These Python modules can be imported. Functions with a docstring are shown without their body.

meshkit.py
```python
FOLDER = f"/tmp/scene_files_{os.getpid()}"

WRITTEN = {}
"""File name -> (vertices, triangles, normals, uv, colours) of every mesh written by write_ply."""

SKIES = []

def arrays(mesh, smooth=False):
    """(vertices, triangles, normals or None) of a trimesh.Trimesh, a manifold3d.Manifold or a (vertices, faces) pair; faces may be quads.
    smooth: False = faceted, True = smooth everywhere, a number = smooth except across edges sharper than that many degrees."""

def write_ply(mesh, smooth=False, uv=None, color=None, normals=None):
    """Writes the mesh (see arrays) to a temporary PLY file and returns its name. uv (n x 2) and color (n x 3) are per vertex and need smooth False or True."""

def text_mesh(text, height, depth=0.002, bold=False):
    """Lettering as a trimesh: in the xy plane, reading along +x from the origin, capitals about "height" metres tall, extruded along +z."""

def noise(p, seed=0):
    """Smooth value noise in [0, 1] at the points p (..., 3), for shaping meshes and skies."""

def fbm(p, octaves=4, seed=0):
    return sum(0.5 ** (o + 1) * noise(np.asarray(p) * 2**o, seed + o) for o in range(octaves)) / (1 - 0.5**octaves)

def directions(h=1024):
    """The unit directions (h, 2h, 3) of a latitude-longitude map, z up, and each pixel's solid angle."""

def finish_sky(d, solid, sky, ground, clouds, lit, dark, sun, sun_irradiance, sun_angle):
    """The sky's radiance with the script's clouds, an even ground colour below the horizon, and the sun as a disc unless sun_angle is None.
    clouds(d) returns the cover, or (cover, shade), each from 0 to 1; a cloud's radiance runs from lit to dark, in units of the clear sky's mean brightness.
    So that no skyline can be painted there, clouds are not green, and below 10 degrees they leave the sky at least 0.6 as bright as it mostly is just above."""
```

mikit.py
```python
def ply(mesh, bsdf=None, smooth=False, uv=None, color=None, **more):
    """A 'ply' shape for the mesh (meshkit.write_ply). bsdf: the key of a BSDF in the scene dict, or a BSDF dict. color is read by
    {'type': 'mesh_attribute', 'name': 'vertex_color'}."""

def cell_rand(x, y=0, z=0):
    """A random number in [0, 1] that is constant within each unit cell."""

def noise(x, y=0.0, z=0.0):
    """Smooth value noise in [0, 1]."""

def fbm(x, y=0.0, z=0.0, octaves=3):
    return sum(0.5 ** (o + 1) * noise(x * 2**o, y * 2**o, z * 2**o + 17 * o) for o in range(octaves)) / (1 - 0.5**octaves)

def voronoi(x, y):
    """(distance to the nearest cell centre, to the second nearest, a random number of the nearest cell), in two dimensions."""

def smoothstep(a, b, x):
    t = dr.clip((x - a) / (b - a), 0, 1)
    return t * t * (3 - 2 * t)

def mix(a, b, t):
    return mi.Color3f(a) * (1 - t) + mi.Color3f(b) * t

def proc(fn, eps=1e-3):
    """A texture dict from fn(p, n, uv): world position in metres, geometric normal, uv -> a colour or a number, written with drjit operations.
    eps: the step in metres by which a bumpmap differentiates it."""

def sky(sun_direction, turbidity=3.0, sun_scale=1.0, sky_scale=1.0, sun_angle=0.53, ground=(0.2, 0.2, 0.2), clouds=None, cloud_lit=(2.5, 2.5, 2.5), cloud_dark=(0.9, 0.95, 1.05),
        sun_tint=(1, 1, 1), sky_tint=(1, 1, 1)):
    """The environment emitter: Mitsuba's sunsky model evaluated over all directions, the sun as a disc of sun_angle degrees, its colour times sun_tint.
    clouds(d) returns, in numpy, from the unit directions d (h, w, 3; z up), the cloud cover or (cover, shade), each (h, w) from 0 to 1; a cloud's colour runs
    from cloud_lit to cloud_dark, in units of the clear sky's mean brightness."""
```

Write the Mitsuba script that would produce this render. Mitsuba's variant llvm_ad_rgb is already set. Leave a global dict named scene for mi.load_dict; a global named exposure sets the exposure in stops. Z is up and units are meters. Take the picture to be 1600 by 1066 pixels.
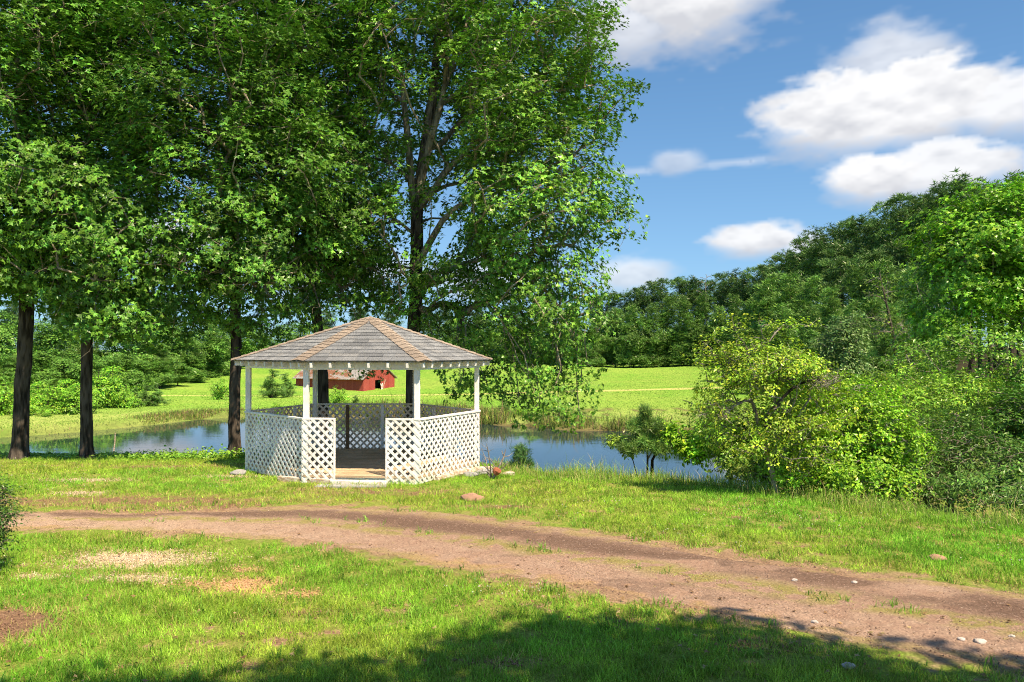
import math
import numpy as np
import drjit as dr
import mitsuba as mi
import trimesh
from shapely.geometry import Polygon, box as sbox, LineString
from shapely import affinity
import mikit
import meshkit
from mikit import noise, fbm, smoothstep, mix, voronoi, cell_rand

T = mi.ScalarTransform4f
scene, labels = {}, {}

# ------------------------------------------------------------------ camera, sky, exposure
EYE = np.array([0.0, 0.0, 2.44])
F = 1200.0                                   # focal length for a picture 1600 wide
PITCH = math.atan(15.0 / F)
scene['camera'] = {
    'type': 'perspective', 'fov': math.degrees(2 * math.atan(800 / F)), 'fov_axis': 'x', 'near_clip': 0.05, 'far_clip': 5000.0,
    'to_world': T().look_at(origin=EYE.tolist(), target=(EYE + [0, math.cos(PITCH), math.sin(PITCH)]).tolist(), up=[0, 0, 1])}
exposure = 2.0


def sstep(a, b, x):
    t = np.clip((x - a) / (b - a), 0, 1)
    return t * t * (3 - 2 * t)


def cloud_cover(d):
    """cumulus banks at measured bearings, torn by noise, and scattered ones over the rest of the sky"""
    az = np.arctan2(d[..., 0], d[..., 1])
    el = np.arcsin(np.clip(d[..., 2], -1, 1))
    p = np.stack([np.sin(az) * 3.0, np.cos(az) * 3.0, el * 4.5], -1)
    n1 = meshkit.fbm(p * 2.6 + 7.3, 6, 3)
    n2 = meshkit.fbm(p * 7.0 + 1.7, 5, 11)
    n3 = meshkit.fbm(np.stack([p[..., 0], p[..., 1], p[..., 2] * 1.3], -1) * 17.0, 4, 5)
    wob = (n2 - 0.5) * 1.0 + (n3 - 0.5) * 0.75 + (n1 - 0.5) * 0.6
    cover = np.zeros(az.shape)
    shade = np.zeros(az.shape)
    # bearing, height (degrees), half width, half height up, half height down, strength
    banks = [(13.2, 24.6, 8.0, 7.0, 4.8, 1.0), (8.6, 23.2, 4.5, 3.0, 3.4, .8), (26.3, 15.0, 9.0, 4.2, 3.0, 1.0), (33.5, 14.8, 6.0, 2.6, 2.4, .95),
             (26.6, 18.6, 4.5, 3.0, 3.8, .7), (25.6, 11.3, 4.0, 2.5, 1.9, 1.0), (28.6, 11.2, 6.0, 2.9, 1.9, .95), (17.6, 7.6, 4.2, 1.5, 1.3, .95),
             (20.9, 7.2, 2.0, 1.4, 1.3, .85), (8.9, 5.6, 3.4, 1.5, 1.6, .7), (12.2, 13.4, 2.2, 1.1, .9, .5), (34.0, 22.0, 2.8, 1.3, .8, .32), (-25.0, 7.0, 4.0, 2.2, 1.8, .95), (-14, 6, 9, 2.0, 2.2, .7), (-2, 5.5, 6, 2, 2, .6)]
    for a, e, w, hu, hd, k in banks:
        x = (np.degrees(az) - a) / w
        y = np.degrees(el) - e
        y = np.where(y > 0, y / hu, y / hd)
        r = np.sqrt(x * x + y * y)
        f = 1.0 - r + wob * 0.72
        hi = .72 - .46 * sstep(-.45, .25, y)          # firm tops, soft bases
        c = k * (np.clip((f + .06) / (hi + .06), 0, 1) ** 1.2 if k > .9 else sstep(-.12, .62, f))
        s = np.clip(0.42 - 0.75 * y + (n2 - 0.5) * 1.6 + (n3 - .5) * 1.3, 0, 1)
        shade = np.where(c > cover, s, shade)
        cover = np.maximum(cover, c)
    # vapour trail
    t = (np.degrees(az) - 6.6) / (21.9 - 6.6)
    line = 12.9 + t * 0.55
    dist = np.abs(np.degrees(el) - line + (n3 - .5) * .3)
    trail = np.clip(1 - dist / (0.34 + 0.15 * n2), 0, 1) * np.clip((t + 0.1) * 4, 0, 1) * np.clip((2.2 - t) * .8, 0, 1) * (0.2 + 0.35 * n3)
    cover = np.maximum(cover, trail)
    # the rest of the sky: fair-weather cumulus
    away = np.clip((np.abs(np.degrees(az)) - 40) / 12, 0, 1) + np.clip((np.degrees(el) - 32) / 8, 0, 1)
    c = np.clip((n1 + 0.35 * (n2 - .5) - 0.62) / 0.13, 0, 1) * np.clip(away, 0, 1)
    shade = np.where(c > cover, np.clip(.3 + (n2 - .5), 0, 1), shade)
    cover = np.maximum(cover, c * .95)
    return cover, shade * 0.9


SUN = [0.47, -0.56, 1.02]
scene['sky'] = mikit.sky(SUN, turbidity=3.0, sun_scale=1.35, sun_tint=(1.02, 1.0, .93), ground=(0.12, 0.16, 0.06), sky_tint=(.86, 1.02, 1.15), clouds=cloud_cover, cloud_lit=(2.75, 2.75, 2.78), cloud_dark=(1.75, 1.8, 1.95))


# ------------------------------------------------------------------ helpers
def at(px, py, Y):
    """the point at distance Y (metres ahead) that was measured at this place of the photograph"""
    u, v = (px - 800) / F, -(py - 533) / F
    y, z = math.cos(PITCH) - v * math.sin(PITCH), v * math.cos(PITCH) + math.sin(PITCH)
    return np.array([u * Y / y, Y, EYE[2] + z * Y / y])


used = {}


def numbered(name):
    n = used.get(name, -1) + 1
    used[name] = n
    return name if n == 0 else f'{name}_{n:03d}'


def tag(key, label, category=None, group=None, kind=None):
    d = {}
    if label: d['label'] = label
    if category: d['category'] = category
    if group: d['group'] = group
    if kind: d['kind'] = kind
    labels[key] = d
    return key


def thing(name, label, category, group=None):
    return tag(numbered(name), label, category, group)


def put(name, mesh, bsdf, parent=None, smooth=False, color=None, kind=None, label=None):
    key = numbered(f'{parent}__{name}' if parent else name)
    scene[key] = mikit.ply(mesh, bsdf, smooth=smooth, color=color)
    if kind or label:
        tag(key, label, kind=kind)
    return key


def box(size, center=(0, 0, 0), rot=None, chamfer=0.0):
    """a box, with chamfered edges where they catch light; rot: 3x3 with the axes as columns"""
    sx, sy, sz = (s / 2 for s in size)
    if chamfer > 0:
        c = min(chamfer, .45 * min(size))
        pts = []
        for i in (-1, 1):
            for j in (-1, 1):
                for k in (-1, 1):
                    pts += [(i * (sx - c), j * (sy - c), k * sz), (i * (sx - c), j * sy, k * (sz - c)), (i * sx, j * (sy - c), k * (sz - c))]
        m = trimesh.convex.convex_hull(np.array(pts))
        v, f = np.array(m.vertices), np.array(m.faces)
    else:
        m = trimesh.creation.box(extents=size)
        v, f = np.array(m.vertices), np.array(m.faces)
    if rot is not None:
        v = v @ np.asarray(rot).T
    return v + np.asarray(center), f


def join(ms):
    vs, fs, n = [], [], 0
    for v, f in ms:
        vs.append(v); fs.append(np.asarray(f) + n); n += len(v)
    return np.vstack(vs), np.vstack(fs)


def beam(a, b, w, h, up=(0, 0, 1), chamfer=0.004, ext=0.0):
    """a straight member from a to b: w across, h along up"""
    a, b = np.asarray(a, float), np.asarray(b, float)
    x = (b - a) / np.linalg.norm(b - a)
    up = np.asarray(up, float) if abs(x @ np.asarray(up, float)) < .98 else np.array([0.0, 1, 0])
    y = np.cross(up, x); y /= np.linalg.norm(y)
    z = np.cross(x, y)
    return box((np.linalg.norm(b - a) + 2 * ext, w, h), (a + b) / 2, np.stack([x, y, z], 1), chamfer)


def unit(v):
    return v / np.maximum(np.linalg.norm(v, axis=-1, keepdims=True), 1e-9)


def tube(path, radii, sides=6, cap=True):
    path, radii = np.asarray(path, float), np.asarray(radii, float)
    n = len(path)
    t = np.zeros_like(path)
    t[1:-1] = path[2:] - path[:-2]; t[0] = path[1] - path[0]; t[-1] = path[-1] - path[-2]
    t = unit(t)
    ref = np.where(np.abs(t[:, 2:3]) < .9, [[0., 0, 1]], [[1., 0, 0]])
    ref = np.repeat(ref[n // 2:n // 2 + 1], n, 0)
    u = unit(np.cross(t, ref)); w = np.cross(t, u)
    a = np.arange(sides) * 2 * np.pi / sides
    v = (path[:, None] + radii[:, None, None] * (np.cos(a)[None, :, None] * u[:, None] + np.sin(a)[None, :, None] * w[:, None])).reshape(-1, 3)
    i, j = np.meshgrid(np.arange(n - 1), np.arange(sides), indexing='ij')
    q = np.stack([i * sides + j, (i + 1) * sides + j, (i + 1) * sides + (j + 1) % sides, i * sides + (j + 1) % sides], -1).reshape(-1, 4)
    f = np.vstack([q[:, [0, 2, 1]], q[:, [0, 3, 2]]])
    if cap:
        k = np.arange(1, sides - 1)
        f = np.vstack([f, np.stack([k * 0, k + 1, k], 1)[:, [0, 2, 1]] * [1, 1, 1], np.stack([k * 0, k, k + 1], 1) + (n - 1) * sides])
    return v, f


def extrude(poly, thick, frame, origin):
    """polygon in the plane of frame columns 0, 1, pushed out by thick along column 2"""
    m = trimesh.creation.extrude_polygon(poly, thick, engine='earcut')
    return np.array(m.vertices) @ np.asarray(frame).T + origin, np.array(m.faces)


# leaf templates: x along the leaf, y across, z its normal
OAK = (np.array([[0, 0, 0], [.5, .15, .03], [1, 0, -.1], [.5, -.15, .03], [.25, .03, .02], [.68, .03, .02], [.66, .47, -.05], [.25, -.03, .02], [.68, -.03, .02], [.66, -.47, -.05]]),
       np.array([[0, 2, 1], [0, 3, 2], [4, 5, 6], [7, 9, 8]]))
LEAF = (np.array([[0, 0, 0], [.45, .27, .07], [1, 0, -.08], [.45, -.27, .07]]), np.array([[0, 2, 1], [0, 3, 2]]))
SLIM = (np.array([[0, 0, 0], [.45, .15, .05], [1, 0, -.12], [.45, -.15, .05]]), np.array([[0, 2, 1], [0, 3, 2]]))


def _tuft():
    r = np.random.default_rng(5)
    v, f = [], []
    for k in range(4):
        a, e = k * 2.4 + r.uniform(-.4, .4), r.uniform(.1, 1.1)
        d = np.array([math.cos(a) * math.cos(e), math.sin(a) * math.cos(e), math.sin(e)])
        s = unit(np.cross(d, r.normal(size=3))) * .2
        v += [-s * .5, s * .5 , d]
        f.append([3 * k, 3 * k + 1, 3 * k + 2])
    return np.array(v), np.array(f)


TUFT = _tuft()


def _needles():
    r = np.random.default_rng(6)
    v, f = [], []
    for k in range(9):
        d = unit(r.normal(size=3) + [0, 0, .35])
        s = unit(np.cross(d, r.normal(size=3))) * .045
        v += [-s, s, d]
        f.append([3 * k, 3 * k + 1, 3 * k + 2])
    return np.array(v), np.array(f)


NEEDLES = _needles()


def scatter(template, pos, normal, axis, size, color):
    """many copies of a leaf as one mesh with a colour for each copy"""
    tv, tf = template
    n = len(pos)
    z = unit(normal)
    x = unit(axis - (axis * z).sum(-1, keepdims=True) * z)
    y = np.cross(z, x)
    fr = np.stack([x, y, z], 2) * np.asarray(size).reshape(-1, 1, 1)
    v = np.einsum('nij,kj->nki', fr, tv) + pos[:, None]
    f = tf[None] + (np.arange(n) * len(tv))[:, None, None]
    return v.reshape(-1, 3), f.reshape(-1, 3), np.repeat(color, len(tv), 0)


LEAF_GAIN = np.array([[2.05, 2.3, 1.7]])          # a leaf's reflectance and transmittance together


def leaf_colors(rng, n, base, spread=.28, yellow=.12):
    c = np.asarray(base)[None] * np.exp(rng.normal(0, spread, (n, 1)))
    w = np.clip(rng.normal(0, yellow, (n, 1)), -.2, .6)
    return np.clip(c * np.concatenate([1 + 1.3 * w, 1 + .25 * w, 1 - .3 * w], 1) * LEAF_GAIN, .002, .6)


def in_blobs(rng, blobs, n, shell=.45, sep=.0):
    """n points in a union of ellipsoids (centre, radii), denser towards their skins"""
    w = np.array([np.prod(b[1]) for b in blobs]) ** .8
    k = rng.choice(len(blobs), n * 3, p=w / w.sum())
    d = unit(rng.normal(size=(n * 3, 3)))
    r = rng.uniform(0, 1, (n * 3, 1)) ** shell
    p = np.array([b[0] for b in blobs])[k] + d * r * np.array([b[1] for b in blobs])[k]
    keep = []
    if sep > 0:
        for i in range(len(p)):
            if len(keep) >= n: break
            if not keep or np.min(((p[keep] - p[i]) ** 2).sum(1)) > sep * sep:
                keep.append(i)
    else:
        keep = list(range(n))
    return p[keep], k[keep]


def skeleton(rng, trunk, r_base, clumps, r_tip=.012, rise=.18, step=.45, power=.45, attach=.3, stems=()):
    """trunk polyline and limbs that reach the clumps; returns (trunk mesh, limb mesh)"""
    trunk = np.asarray(trunk, float)
    seg = np.linalg.norm(np.diff(trunk, axis=0), axis=1)
    s = np.concatenate([[0], np.cumsum(seg)])
    m = max(6, int(s[-1] / step) + 1)
    q = np.linspace(0, s[-1], m)
    tp = np.stack([np.interp(q, s, trunk[:, k]) for k in range(3)], 1)
    tp[1:, :2] += np.cumsum(rng.normal(0, .012, (m - 1, 2)), 0)
    pos, parent, plen, chains = list(tp), [-1] + list(range(m - 1)), list(q), []
    z0 = tp[0, 2] + attach * (tp[-1, 2] - tp[0, 2])
    P = np.array(pos); L = np.array(plen)
    stem_r, stem_m = {}, []
    for line, ra, rb in stems:
        line = np.asarray(line, float)
        ss = np.concatenate([[0], np.cumsum(np.linalg.norm(np.diff(line, axis=0), axis=1))])
        k = max(4, int(ss[-1] / step) + 1)
        qq = np.linspace(0, ss[-1], k)
        sp = np.stack([np.interp(qq, ss, line[:, c]) for c in range(3)], 1)
        sp[1:] += np.cumsum(rng.normal(0, .018, (k - 1, 3)), 0)
        rr = np.linspace(ra, rb, k)
        a = int(np.argmin(np.linalg.norm(P - sp[0], axis=1)))
        parent += [a] + list(range(len(P), len(P) + k - 1))
        for j in range(k): stem_r[len(P) + j] = rr[j]
        L = np.concatenate([L, L[a] + qq]); P = np.vstack([P, sp])
        stem_m.append(tube(sp, rr, 8))
    axis_d = np.array([np.min(np.linalg.norm(tp - c, axis=1)) for c in clumps]) if len(clumps) else np.array([])
    tips = []
    for ci in np.argsort(axis_d):
        c = clumps[ci]
        dv = c - P
        dist = np.linalg.norm(dv, axis=1)
        hor = np.linalg.norm(dv[:, :2], axis=1)
        cost = dist + .18 * L + 1.2 * np.maximum(0, (P[:, 2] + .35 * hor) - c[2]) * .6 + 3.0 * np.maximum(0, z0 - P[:, 2])
        cost[0] += 100
        a = int(np.argmin(cost))
        n = max(2, int(dist[a] / step) + 1)
        t = np.linspace(0, 1, n + 1)[1:, None]
        mid = (P[a] + c) / 2 + [0, 0, rise * dist[a]] + rng.normal(0, .08 * dist[a], 3)
        path = (1 - t) ** 2 * P[a] + 2 * t * (1 - t) * mid + t * t * c
        path[:-1] += rng.normal(0, .035, (n - 1, 3)) * min(1, dist[a])
        base = len(P)
        parent += [a] + list(range(base, base + n - 1))
        chains.append([a] + list(range(base, base + n)))
        P = np.vstack([P, path])
        L = np.concatenate([L, L[a] + np.cumsum(np.linalg.norm(np.diff(np.vstack([P[a], path]), axis=0), axis=1))])
        tips.append(base + n - 1)
    count = np.zeros(len(P)); count[tips] = 1
    for i in range(len(P) - 1, 0, -1):
        if parent[i] >= 0: count[parent[i]] += count[i]
    rad = r_tip * np.maximum(count, 1) ** power
    tr = np.interp(np.linspace(0, 1, m), [0, .015, .04, .1, .35, .6, 1], [1.5, 1.2, 1.07, 1.0, .92, .68, .16]) * r_base
    rad[:m] = tr
    for j, v_ in stem_r.items(): rad[j] = v_
    ms = list(stem_m)
    for ch in chains:
        r = rad[ch].copy()
        r[0] = min(rad[ch[0]], r[1] * 1.25)
        ms.append(tube(P[ch], r, 5, False))
    return tube(tp, tr, 12), (join(ms) if ms else None), P, rad


def crown_leaves(rng, clumps, centre, R, per, template, size, base, flat=.6, up=.75, spread=.28, yellow=.12, droop=0.0, tone=.22, ros=0, ros_r=.16):
    """leaves of a crown; with ros they sit in rosettes of about that many at the twig ends, which leaves dark gaps between"""
    n = len(clumps)
    Rs = R * np.exp(rng.normal(0, .22, n))
    q = max(1, ros)
    cnt = np.maximum(3, (per / q * (Rs / R) ** 2 * rng.uniform(.6, 1.4, n)).astype(int)) if ros else np.maximum(6, (per * (Rs / R) ** 2 * rng.uniform(.6, 1.4, n)).astype(int))
    k = np.repeat(np.arange(n), cnt)
    N = len(k)
    d = unit(rng.normal(size=(N, 3)))
    d[:, 2] = np.abs(d[:, 2]) * np.where(rng.uniform(size=N) < .72, 1, -1)
    r = rng.uniform(0, 1, (N, 1)) ** .42
    tilt = rng.normal(0, .35, (n, 2))           # each clump is a tilted, torn spray
    off = d * r * Rs[k][:, None]
    off[:, 2] = off[:, 2] * flat + (off[:, 0] * tilt[k, 0] + off[:, 1] * tilt[k, 1]) - droop * (off[:, 0] ** 2 + off[:, 1] ** 2) / Rs[k]
    lobes = unit(rng.normal(size=(n, 3)))
    off *= (1 + (.25 if ros else .45) * (d * lobes[k]).sum(1, keepdims=True))
    pos = clumps[k] + off
    out = unit(clumps - centre)[k]
    if ros:
        m = np.repeat(np.arange(N), rng.integers(max(3, ros - 4), ros + 5, N))
        dd = unit(rng.normal(size=(len(m), 3)) * [1, 1, .7] + .35 * out[m] + .4 * d[m])
        pos = pos[m] + dd * ros_r * rng.uniform(.15, 1, (len(m), 1))
        tilt2 = unit(np.array([0, 0, up]) + .65 * out + .3 * d + rng.normal(0, .25, (N, 3)))[m]
        nor = unit(tilt2 + rng.normal(0, .33, (len(m), 3)))
        ax = unit(dd - [0, 0, .25] + rng.normal(0, .2, (len(m), 3)))
        k = k[m]
        tone_r = np.exp(rng.normal(0, .14, (N, 1)))[m]
    else:
        nor = unit(np.array([0, 0, up * 1.2]) + .5 * out + .35 * d + rng.normal(0, .4, (N, 3)))
        ax = unit(d + .3 * out + rng.normal(0, .5, (N, 3)) - [0, 0, .25])
        tone_r = 1.0
    col = leaf_colors(rng, len(k), base, spread, yellow) * np.exp(rng.normal(0, tone, (n, 1)))[k] * tone_r
    return scatter(template, pos, nor, ax, size * rng.uniform(.65, 1.25, len(k)), col)


def twigs(rng, clumps, R, per=5, r=.006):
    """thin bare twigs that spread through every clump"""
    ms = []
    for c in clumps:
        for _ in range(per):
            d = unit(rng.normal(size=3) * [1, 1, .6])
            e = c + d * R * rng.uniform(.7, 1.15)
            mid = (c + e) / 2 + rng.normal(0, .1 * R, 3)
            ms.append(tube(np.array([c, mid, e]), [r, r * .75, r * .3], 3, False))
    return join(ms)


# ------------------------------------------------------------------ materials
def rgb(*c):
    return {'type': 'rgb', 'value': list(c)}


VC = {'type': 'mesh_attribute', 'name': 'vertex_color'}
scene['mat_leaf'] = {'type': 'blendbsdf', 'weight': 0.6,
                     'thin': {'type': 'principledthin', 'base_color': VC, 'roughness': .6, 'diff_trans': .8},
                     'gloss': {'type': 'twosided', 'b': {'type': 'principled', 'base_color': VC, 'roughness': .36, 'specular': .5}}}
scene['mat_blade'] = {'type': 'blendbsdf', 'weight': 0.55,
                      'thin': {'type': 'principledthin', 'base_color': VC, 'roughness': .7, 'diff_trans': 1.0},
                      'gloss': {'type': 'twosided', 'b': {'type': 'principled', 'base_color': VC, 'roughness': .5, 'specular': .35}}}


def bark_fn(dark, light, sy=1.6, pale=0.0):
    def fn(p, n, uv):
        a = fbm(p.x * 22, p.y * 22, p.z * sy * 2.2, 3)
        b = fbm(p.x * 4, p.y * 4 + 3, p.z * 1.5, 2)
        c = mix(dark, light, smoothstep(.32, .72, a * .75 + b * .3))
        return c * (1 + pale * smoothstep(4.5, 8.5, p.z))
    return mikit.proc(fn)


def bark_h(p, n, uv):
    return smoothstep(.35, .65, fbm(p.x * 20, p.y * 20, p.z * 3.0, 3))


def bark(dark, light):
    return {'type': 'twosided', 'b': {'type': 'bumpmap', 'arbitrary': mikit.proc(bark_h, 4e-3), 'scale': .02,
                                      'nested': {'type': 'principled', 'base_color': bark_fn(dark, light, 1.6, 1.3), 'roughness': .9, 'specular': .15}}}


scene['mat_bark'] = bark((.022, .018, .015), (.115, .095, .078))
scene['mat_limb'] = {'type': 'twosided', 'b': {'type': 'principled', 'base_color': bark_fn((.14, .12, .09), (.42, .36, .28)), 'roughness': .85, 'specular': .2}}
scene['mat_grey_wood'] = {'type': 'twosided', 'b': {'type': 'principled', 'base_color': bark_fn((.16, .14, .12), (.36, .33, .29)), 'roughness': .85, 'specular': .2}}


def white_paint(p, n, uv):
    a = fbm(p.x * 3, p.y * 3, p.z * 3, 3)
    s = fbm(p.x * 30, p.y * 30, p.z * 9, 3)
    low = 1 - smoothstep(.0, .45, p.z + .25 * a - .1)
    c = mix((.84, .84, .83), (.72, .71, .68), smoothstep(.45, .75, a))
    c = mix(c, (.52, .47, .38), smoothstep(.62, .78, s) * .45)
    return mix(c, (.55, .45, .33), low * smoothstep(.3, .7, s) * .7)


def shaded_paint(p, n, uv):  # white paint of the rear lattice, with shade and warm floor bounce put into its colour
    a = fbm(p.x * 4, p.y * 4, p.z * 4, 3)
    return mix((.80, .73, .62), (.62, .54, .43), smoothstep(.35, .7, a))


scene['mat_white_shaded'] = {'type': 'twosided', 'b': {'type': 'principled', 'base_color': mikit.proc(shaded_paint), 'roughness': .7, 'specular': .25}}
scene['mat_white'] = {'type': 'twosided', 'b': {'type': 'principled', 'base_color': mikit.proc(white_paint), 'roughness': .55, 'specular': .35}}


def raw_wood(a, b, k=1.0):
    def fn(p, n, uv):
        g = fbm(p.x * 3 * k, p.y * 60 * k, p.z * 40, 3)
        s = fbm(p.x * 2.3 + 9, p.y * 2.3, p.z * 2, 3)
        return mix(a, b, smoothstep(.3, .7, g * .6 + s * .4))
    return mikit.proc(fn)


scene['mat_deck'] = {'type': 'twosided', 'b': {'type': 'principled', 'base_color': raw_wood((.36, .25, .15), (.52, .40, .27)), 'roughness': .8, 'specular': .2}}
scene['mat_deck_b'] = {'type': 'twosided', 'b': {'type': 'principled', 'base_color': raw_wood((.31, .22, .14), (.46, .35, .24)), 'roughness': .8, 'specular': .2}}
scene['mat_brown_wood'] = {'type': 'twosided', 'b': {'type': 'principled', 'base_color': raw_wood((.13, .08, .045), (.25, .17, .1)), 'roughness': .85, 'specular': .2}}


def shingle(c):
    c = np.array(c)

    def fn(p, n, uv):
        g = noise(p.x * 160, p.y * 160, p.z * 160)
        m = fbm(p.x * 5, p.y * 5, p.z * 5, 3)
        return mi.Color3f(*c.tolist()) * (.72 + .4 * g + .35 * (m - .5))
    return {'type': 'twosided', 'b': {'type': 'principled', 'base_color': mikit.proc(fn), 'roughness': .92, 'specular': .15}}


for i, c in enumerate([(.188, .198, .215), (.165, .174, .19), (.21, .22, .236), (.142, .15, .164), (.20, .205, .215)]):
    scene[f'mat_shingle_{i}'] = shingle(c)
for i, c in enumerate([(.275, .228, .19), (.24, .198, .165), (.30, .25, .21)]):
    scene[f'mat_cap_{i}'] = shingle(c)


# ------------------------------------------------------------------ the lie of the land
CREST = np.array([(-40, 19.5), (-12, 18.6), (-7, 18.1), (-4.7, 18.6), (-2.2, 18.3), (-.6, 16.6), (.6, 15.4), (2.5, 15.0), (3.6, 14.4), (5.3, 13.0), (7.3, 11.3), (10, 9.3), (16, 7), (40, 0)], float)
POND = np.array([(-38, 33), (-24.0, 35.6), (-22.0, 37.4), (-20.2, 40.4), (-19, 44), (-17.5, 46.6), (-14, 47.5), (-10, 46.8), (-6, 45.3), (-1, 42), (3.3, 39), (6.4, 38.5), (9.2, 38), (11.5, 34), (11, 28), (8.2, 22.5), (5.4, 20.0), (2, 19.6),
                 (-2, 22.2), (-7, 22.3), (-12, 22.6), (-20, 23), (-34, 24)], float)
WATER = -1.6


def poly_sd(poly, x, y):
    """signed distance to a polygon, negative inside"""
    x, y = np.asarray(x, float), np.asarray(y, float)
    d2, inside = np.full(x.shape, 1e18), np.zeros(x.shape, bool)
    for a, b in zip(poly, np.roll(poly, -1, 0)):
        ex, ey = b - a
        t = np.clip(((x - a[0]) * ex + (y - a[1]) * ey) / (ex * ex + ey * ey), 0, 1)
        d2 = np.minimum(d2, (x - a[0] - t * ex) ** 2 + (y - a[1] - t * ey) ** 2)
        cross = ((a[1] > y) != (b[1] > y)) & (x < (b[0] - a[0]) * (y - a[1]) / (b[1] - a[1] + 1e-12) + a[0])
        inside ^= cross
    return np.where(inside, -1, 1) * np.sqrt(d2)


def sstep(a, b, x):
    t = np.clip((x - a) / (b - a), 0, 1)
    return t * t * (3 - 2 * t)


def n2d(x, y, s, octaves=3, seed=0):
    return meshkit.fbm(np.stack([np.asarray(x) * s, np.asarray(y) * s, np.zeros_like(x)], -1), octaves, seed)


def land(x, y):
    x, y = np.asarray(x, float), np.asarray(y, float)
    crest = np.interp(x, CREST[:, 0], CREST[:, 1])
    far = -1.25 - 2.3 * np.exp(-((x + 20) / 32) ** 2 - ((y - 110) / 34) ** 2) + 1.1 * sstep(100, 150, y) * sstep(30, -10, x)
    far = far + sstep(55, 220, y) * .5 + 4.0 * sstep(20, 90, x) * sstep(20, 80, y)
    far = far + .35 * (n2d(x, y, .05, 2, 4) - .5)
    near = (n2d(x, y, .35, 3, 9) - .5) * .12 - .1 * sstep(0, 1, (y - crest + 1.2) / 1.2)
    # wheel ruts of the drive
    t = sstep(0, 5.0, y - crest)
    h = near * (1 - t) + far * t
    sd = poly_sd(POND, x, y)
    bank = np.where(sd > 0, WATER + .06 + .55 * sd, WATER + .3 * sd)
    return np.where(sd > 6, h, np.minimum(h, np.maximum(bank, -3.4)))


def grid(xs, ys):
    X, Y = np.meshgrid(xs, ys)
    Z = land(X, Y)
    nx, ny = len(xs), len(ys)
    i, j = np.meshgrid(np.arange(ny - 1), np.arange(nx - 1), indexing='ij')
    q = np.stack([i * nx + j, i * nx + j + 1, (i + 1) * nx + j + 1, (i + 1) * nx + j], -1).reshape(-1, 4)
    return np.stack([X, Y, Z], -1).reshape(-1, 3), np.vstack([q[:, [0, 1, 2]], q[:, [0, 2, 3]]])


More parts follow.
